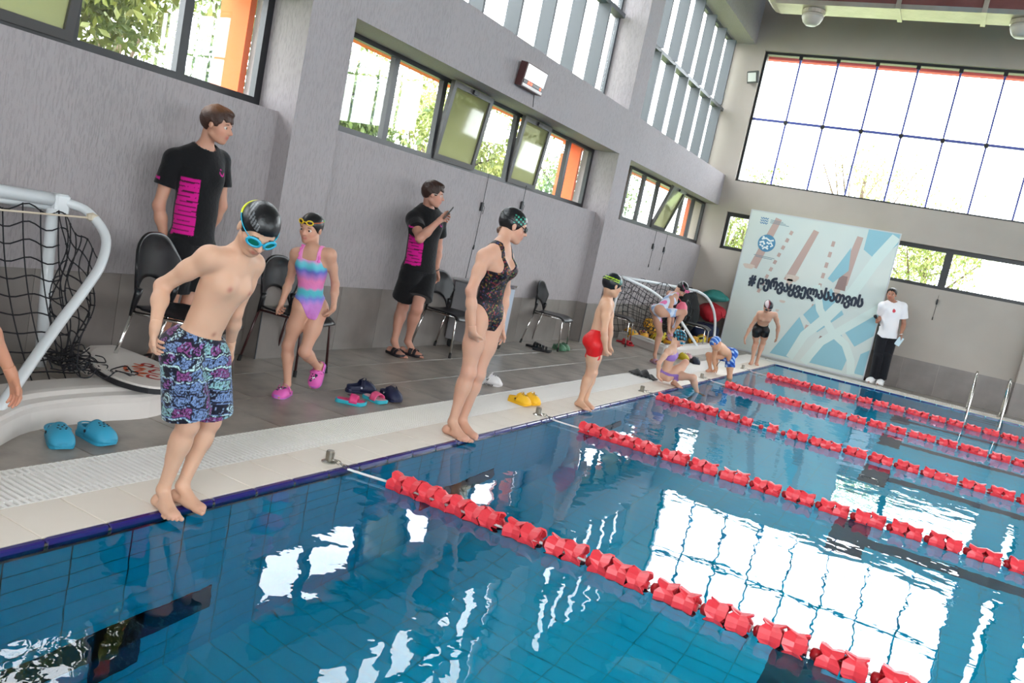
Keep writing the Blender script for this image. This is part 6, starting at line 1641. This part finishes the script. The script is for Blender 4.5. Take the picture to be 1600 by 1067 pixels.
def hcol(V, C_):
    d = (V - p.J['head']) / p.hh; w = smoothstep(.25, .50, d @ p.hu - .35 * (d @ p.hf))[:, None] * .55; return C_ * (1 - w) + rgb('8A5A34') * w
p.hair('3A2218', hcol, top=.06, fringe=.17, nape=-.25, seed=3); sandals(p, '1A1216')
p.finish('person in a black magenta tee and black shorts leaning by the wall looking right')
p = Person(POSES['guard_phone'], 1.78, .232, (33, 2, 0), fit=.95, skin_c='C69480', h=.0085, hi=True, curl=(62, 30), handw={'R': (.1, -.2, .95)})
p.body(); p.tee(None, guard_tee(p, -.06), sleeve=.55, length=-.06, loose=.018, h=.007); p.shorts('0F0F12', None, hem=.70, top=.16, loose=.012, flare=.022, h=.009)
p.hair('2E1A12', None, top=.07, fringe=.19, nape=-.22, seed=8); sandals(p, '17131A')
# thin spectacles
for sg in (-1, 1):
    c_ = p.H(.43, sg * .15, .0); M = Matrix((p.hl, p.hf, p.hu)).transposed().to_4x4(); M.translation = Vector(c_)
    MB().tube([M @ Vector((math.cos(t) * .115 * .232, 0, math.sin(t) * .10 * .232)) for t in [k * math.pi / 8 for k in range(16)]], .0015, 5, closed=True).build('spectacle_rim', mat('thin_metal', 'A9A29A', .3, metal=.8), p.root)
    MB().tube([p.H(.42, sg * .26, .02), p.H(.0, sg * .385, .03)], .0015, 5).build('spectacle_arm', mat('thin_metal', 'A9A29A', .3, metal=.8), p.root)
wv = p.J['wrL']; dv = p.hd['L'][0]
MB().tube([tuple(wv + (p.Fc * math.cos(t) + np.cross(dv, p.Fc) * math.sin(t)) * .031) for t in [k * math.pi / 8 for k in range(16)]], .005, 6, closed=True).build('bracelet', mat('dark_bracelet', '2B2A2E', .4), p.root, smooth=True)
p.finish('person in a black magenta tee filming with a phone by the wall')
d, w, n, hl = p.hd['R']; hc = p.J['wrR'] + d * .055 + n * .030; ph = empty('phone', tuple(hc + V3((0, 0, .02)))); tag(ph, 'dark phone held up by the guard filming by the wall', 'phone')
M = Matrix.Translation(Vector(hc + V3((.02, .0, .055)))) @ Euler((R(-12), R(28), R(30))).to_matrix().to_4x4()
b = MB(); b.bbox(-.0045, .0045, -.036, .036, -.074, .074, .002); b.v = [tuple(M @ Vector(v)) for v in b.v]; b.build('phone_body', mat('phone_dark', '16171B', .25), ph)
b = MB(); b.box(-.0052, -.0045, -.033, .033, -.068, .068); b.v = [tuple(M @ Vector(v)) for v in b.v]; b.build('phone_screen', mat('phone_screen', '23262E', .08), ph)

# ---- teen girl
p = Person(POSES['girl_teen'], 1.56, .215, (38, 8, 2), fit=.97, skin_c='D6A78E', h=.0072, hi=True, female=2, curl=(30, 34), handw={'R': (.8, -.2, .1)}, bare=True)
p.body()
def floral(t, u, f, V, C_):
    C_ = np.tile(rgb('0E0E14'), (len(V), 1)); pan = (f > -.030 + .10 * np.clip(.45 - t, 0, 1)) | (t > .62)
    k1 = hash2(np.floor(V[:, 0] * 95 + V[:, 1] * 60), np.floor(V[:, 2] * 110)); k2 = hash2(np.floor(V[:, 1] * 120 + 3), np.floor(V[:, 2] * 140 + V[:, 0] * 90))
    for lo, hi, c_ in ((.0, .10, 'B8454A'), (.10, .18, '7F8F4A'), (.18, .26, '4C4F86'), (.26, .32, 'C98A3E'), (.32, .38, '6E3550')): C_ = put(C_, pan & (k1 >= lo) & (k1 < hi), c_, .5)
    return put(C_, pan & (k2 < .45), '12121C', .9)
p.suit(None, p.tint(floral), top=.80, scoop=.10, leg_cut=.115, h=.005)
def cap5(f, l, u, C_):
    m_ = (l < -.12) & (np.abs(u - .22) < .13) & (np.abs(f - .10) < .20) & ((np.sin(f * 42 + u * 13) * np.sin(u * 37 - f * 17)) > .25); return put(C_, m_, '3FA58C')
p.cap('17171A', cap5, bun=1, line=(-.04, .19)); p.goggles(.01, '1E2024', '5A5E66', ('1E2024', '1E2024'), size=.9)
b = MB()
for k in range(7): b.tube(smooth_path([tuple(p.H(-.36, -.12 + .04 * k, -.12)), tuple(p.H(-.42, -.12 + .045 * k, -.22)), tuple(p.H(-.36, -.10 + .045 * k, -.33))]), .005, 5)
tag(b.build('nape_hair', mat('nape_brown', '5A3B28', .6), p.root, smooth=True), kind='stuff')
p.finish('teen girl in a dark floral swimsuit and black cap standing at the pool edge')

# ---- boy in red trunks
p = Person(POSES['boy_red'], 1.30, .205, (52, 4, 2), fit=.96, skin_c='DFB294', h=.0085, curl=(40, 30))
p.body(); p.shorts('D21E22', None, hem=.30, top=.19, loose=.006, flare=.008, h=.0065, name='swim_trunks', material=suit_mat, tight=True)
def cap6(f, l, u, C_):
    C_ = put(C_, (np.abs(u - .26 + .12 * f) < .022) & (f < .1) | (np.abs(u - .17 + .12 * f) < .015) & (f < .1), 'A6CC2A'); return put(C_, (f > .08) & (np.abs(u - .2) < .12) & (np.abs(l + .2) < .2), '2C6B62', .8)
p.cap('12161C', cap6, line=(-.10, .12), pad=.03); p.goggles(.01, '4C5A66', '7FA2AE', ('1E2A33', '1E2A33'), size=.85)
p.finish('boy in red swim trunks and dark green striped cap at the pool edge')

# ---- girl bending over to her shoe
p = Person(POSES['girl_bending'], 1.38, .205, (-10, 52, 0), fit=.93, skin_c='C79A82', h=.0095, female=True, curl=(45, 45), foot=('free', 'flat'))
p.body()
def pastel(t, u, f, V, C_):
    C_ = np.tile(rgb('C3CBD9'), (len(V), 1)); q = np.sin(t * 9 + u * 30) + .6 * np.sin(f * 60 + t * 14); C_ = put(C_, q > .75, 'DE6FA8'); return put(C_, q < -.8, '8FA6CC')
p.suit(None, p.tint(pastel), top=.84, scoop=.06, leg_cut=.10, h=.008); p.cap('101114', None, line=(-.02, .18)); p.goggles(.34, 'E75C93', 'D8748F', ('E04C86', 'C7C7D0'), size=1.15)
for sd in 'RL':
    g0, fd, fu, fl = p.leg[sd][3]; o = slide(0, 0, 0, '9C7A8E', 'B68A9E', None, None, L=.215, parent=p.root, name='sandal')
    M = Matrix((fd, fl, fu)).transposed().to_4x4(); M.translation = Vector(g0 - fd * .055 - fu * .004) - world_loc(p.root); o.matrix_basis = M
p.finish('girl in a pastel swimsuit bending on one leg to fix her shoe')
bg_ = empty('swim_bag', (-.735, 11.38, .75)); tag(bg_, 'pink drawstring swim bag by the bending girl knee', 'bag')
bx_, by_, bz_ = -.735, 11.38, .845
b = MB(); b.lathe([(0, -.09), (.07, -.082), (.085, -.03), (.075, .03), (.04, .075), (.03, .085)], 14, Matrix.Translation((bx_, by_, bz_))); b.build('pouch', mat('pink_pouch', 'D9697F', .6, bump=(40, .5)), bg_, smooth=True)
MB().tube(smooth_path([(bx_ - .07, by_, bz_ - .01), (bx_ - .02, by_ - .085, bz_ - .07), (bx_ + .08, by_ - .01, bz_ - .04)]), .012, 6).build('binding', mat('red_binding', 'B3203A', .6), bg_, smooth=True)
MB().tube(smooth_path([(bx_ - .03, by_, bz_ + .08), (bx_ - .09, by_ + .02, bz_ + .12), (bx_ - .11, by_ + .02, bz_ + .02)]), .008, 6).build('drawstring', mat('red_binding', 'B3203A', .6), bg_, smooth=True)

# ---- seated girl
p = Person(POSES['girl_seated'], 1.28, .20, (-12, 34, 0), fit=.93, skin_c='DDB299', h=.0085, female=True, curl=(12, 12), foot=('flat', 'free'), handw={'R': (.5, -.6, 0)})
p.body()
p.suit('8F6CB0', None, high=.84, low=.60, h=.007, name='bikini_top'); p.suit('8A68AC', None, high=.16, leg_cut=.10, h=.007, name='bikini_bottom')
for sg in (-1, 1): MB().tube(smooth_path([tuple(p.J['neck'] + p.Lc * sg * .045 * 1.28 + p.Fc * .055 - p.U * .075), tuple(p.J['neck'] + p.Lc * sg * .048 * 1.28 + p.U * .012 + p.Fc * .01), tuple(p.J['neck'] + p.Lc * sg * .04 * 1.28 - p.Fc * .055 - p.U * .06)]), .007, 6).build('strap', mat('bikini_lilac', '9A7ABC', .6), p.root, smooth=True)
def cap8(f, l, u, C_): return put(C_, (np.sin(f * 19 + l * 7) * np.sin(u * 23 + l * 17) > .35), '2E8FA8', .8)
p.cap('14202C', cap8, line=(-.04, .18)); p.goggles(.01, '2A8FB0', '1A5F7A', ('2A9FC0', '2A9FC0'), size=.85)
p.finish('girl in a lilac bikini and shiny blue cap sitting on the pool edge')

# ---- boy climbing out
p = Person(POSES['boy_kneeling'], 1.22, .195, (172, 62, 0), fit=.95, skin_c='D9A684', h=.0095, curl=(14, 14), foot=('flat', 'free'))
p.body()
def bluepr(t, u, f, V, C_):
    C_ = np.tile(rgb('2C5BB4'), (len(V), 1)); k = np.sin(V[:, 0] * 55 + V[:, 2] * 38) * np.sin(V[:, 1] * 47 + V[:, 2] * 61); C_ = put(C_, k > .35, 'A9C4E6'); return put(C_, k < -.55, '1D3E86')
p.shorts(None, p.tint(bluepr), hem=.50, top=.20, loose=.014, h=.007, name='swim_shorts', tight=True)
p.cap('2F63B8', lambda f, l, u, C_: put(C_, np.sin(f * 17 + l * 23) > .6, '9CC0E6'), line=(-.02, .18))
MB().tube(smooth_path([(-.12, 11.84, .22), (-.155, 11.83, .14), (-.17, 11.83, .10)]), .004, 5).build('drawcord', mat('dark_cord', '2A2F38', .7), p.root)
p.finish('boy in blue printed shorts and blue cap bent over climbing out at the edge')

# ---- far boy
p = Person(POSES['boy_black'], 1.42, .205, (-58, 50, 0), fit=.97, skin_c='CFA289', h=.010, curl=(26, 26))
p.body(); p.shorts('121216', None, hem=.34, top=.30, loose=.006, flare=.008, h=.008, name='swim_trunks', material=suit_mat, tight=True)
p.cap('14161E', lambda f, l, u, C_: put(put(C_, (l < -.08) & (u > .2), 'C9B9BC'), (l < -.05) & (l > -.14) & (u > .1), '7A2A34'), line=(-.02, .18)); p.goggles(.01, '23262E', '3A4048', ('23262E', '23262E'), size=.85)
p.finish('boy in black trunks leaning forward at the far corner before the banner')

# ---- coach
p = Person(POSES['coach'], 1.80, .232, (-92, 4, 0), fit=.96, skin_c='B5836B', h=.010, curl=(66, 45), handw={'R': (-.2, -.3, .9)})
p.body()
def ctee(t, u, f, V, C_): return put(C_, (f > .02) & (np.hypot(u - .0, (t - .76) * .30) < .017), 'C8434E')
p.tee('E9E6E8', p.tint(ctee), sleeve=.66, length=-.10, loose=.015, h=.009); p.shorts('15161C', None, hem=1.0, top=.10, loose=.008, flare=.004, h=.010, name='trousers_upper')
b = None
for sd in 'RL':
    kn, an_ = p.J['kn' + sd], p.J['an' + sd]; g = p.grid([kn, an_], .12, .010); D = group(g, [cone(kn - (an_ - kn) * .12, an_ - V3((0, 0, .01)), .058 * p.s, .050 * p.s)], .01)
    D = np.maximum(D, plane(g, an_ + (an_ - kn) * .03, an_ - kn)); skin_object('trouser_leg', [(D, g)], cloth_mat, p.root, None, '15161C', 1)
    g0, fd, fu, fl = p.leg[sd][3]; c_ = clog(0, 0, 0, 'E4E2E2', None, None, L=.29, parent=p.root, name='sneaker', col_sole='F0EFEF', strap_front=False, Hh=.10)
    M = Matrix((fd, fl, fu)).transposed().to_4x4(); M.translation = Vector(g0 - fd * .085) - world_loc(p.root); c_.matrix_basis = M
p.hair('1E1511', None, top=.03, fringe=.27, nape=-.15, seed=12, side=.02)
wv = p.J['wrL']; dv = p.hd['L'][0]; MB().tube([tuple(wv + (p.Fc * math.cos(t) + np.cross(dv, p.Fc) * math.sin(t)) * .030) for t in [k * math.pi / 8 for k in range(16)]], .008, 6, closed=True).build('wrist_watch', mat('watch_white', 'D8D8DA', .3), p.root, smooth=True)
p.finish('coach in a white tee and black trousers holding a microphone beside the banner')
hc = p.J['wrR'] + p.hd['R'][0] * .07 + p.hd['R'][2] * .02
mi = empty('microphone', tuple(hc)); tag(mi, 'black handheld microphone in the coach right hand', 'microphone')
ax_ = nrm(V3((-.55, -.25, .75))); T_ = Matrix.Translation(Vector(hc - ax_ * .10)) @ Vector((0, 0, 1)).rotation_difference(Vector(ax_)).to_matrix().to_4x4()
MB().lathe([(.012, 0), (.014, .02), (.019, .15), (.020, .16)], 12, T_).build('handle', mat('mic_black', '141417', .4), mi, smooth=True)
MB().lathe([(.020, .16), (.029, .175), (.031, .20), (.024, .222), (0, .23)], 12, T_).build('grille', mat('mic_grille', '2A2A2E', .5, metal=.5), mi, smooth=True)
hc = p.J['wrL'] + p.hd['L'][0] * .09
pa = empty('folded_paper', tuple(hc)); tag(pa, 'folded pale blue paper in the coach left hand', 'paper')
b = MB(); M = Matrix.Translation(Vector(hc + V3((0, -.02, -.06)))) @ Euler((R(10), R(18), R(20))).to_matrix().to_4x4(); b.box(-.05, .05, -.004, 0, -.11, .06); b.v = [tuple(M @ Vector(v)) for v in b.v]; b.build('outer_sheet', mat('paper_blue', 'C9DCE4', .6), pa)
b = MB(); b.box(-.046, .044, .001, .004, -.10, .05); b.v = [tuple(M @ Vector(v)) for v in b.v]; b.build('inner_sheet', mat('paper_white', 'E2E4E4', .6), pa)

# ---- child mostly outside the left edge; only the hanging hand shows
p = Person(POSES['child_edge'], 1.25, .20, (0, 10, 0), fit=.97, skin_c='C98F72', h=.008, hi=True, curl=(22, 22))
p.body(); p.shorts('27406E', None, hem=.7, top=.14, loose=.010, flare=.012, name='swim_shorts'); p.cap('1A1C22', None)
p.finish('child at the left picture edge, only one hanging hand in view')
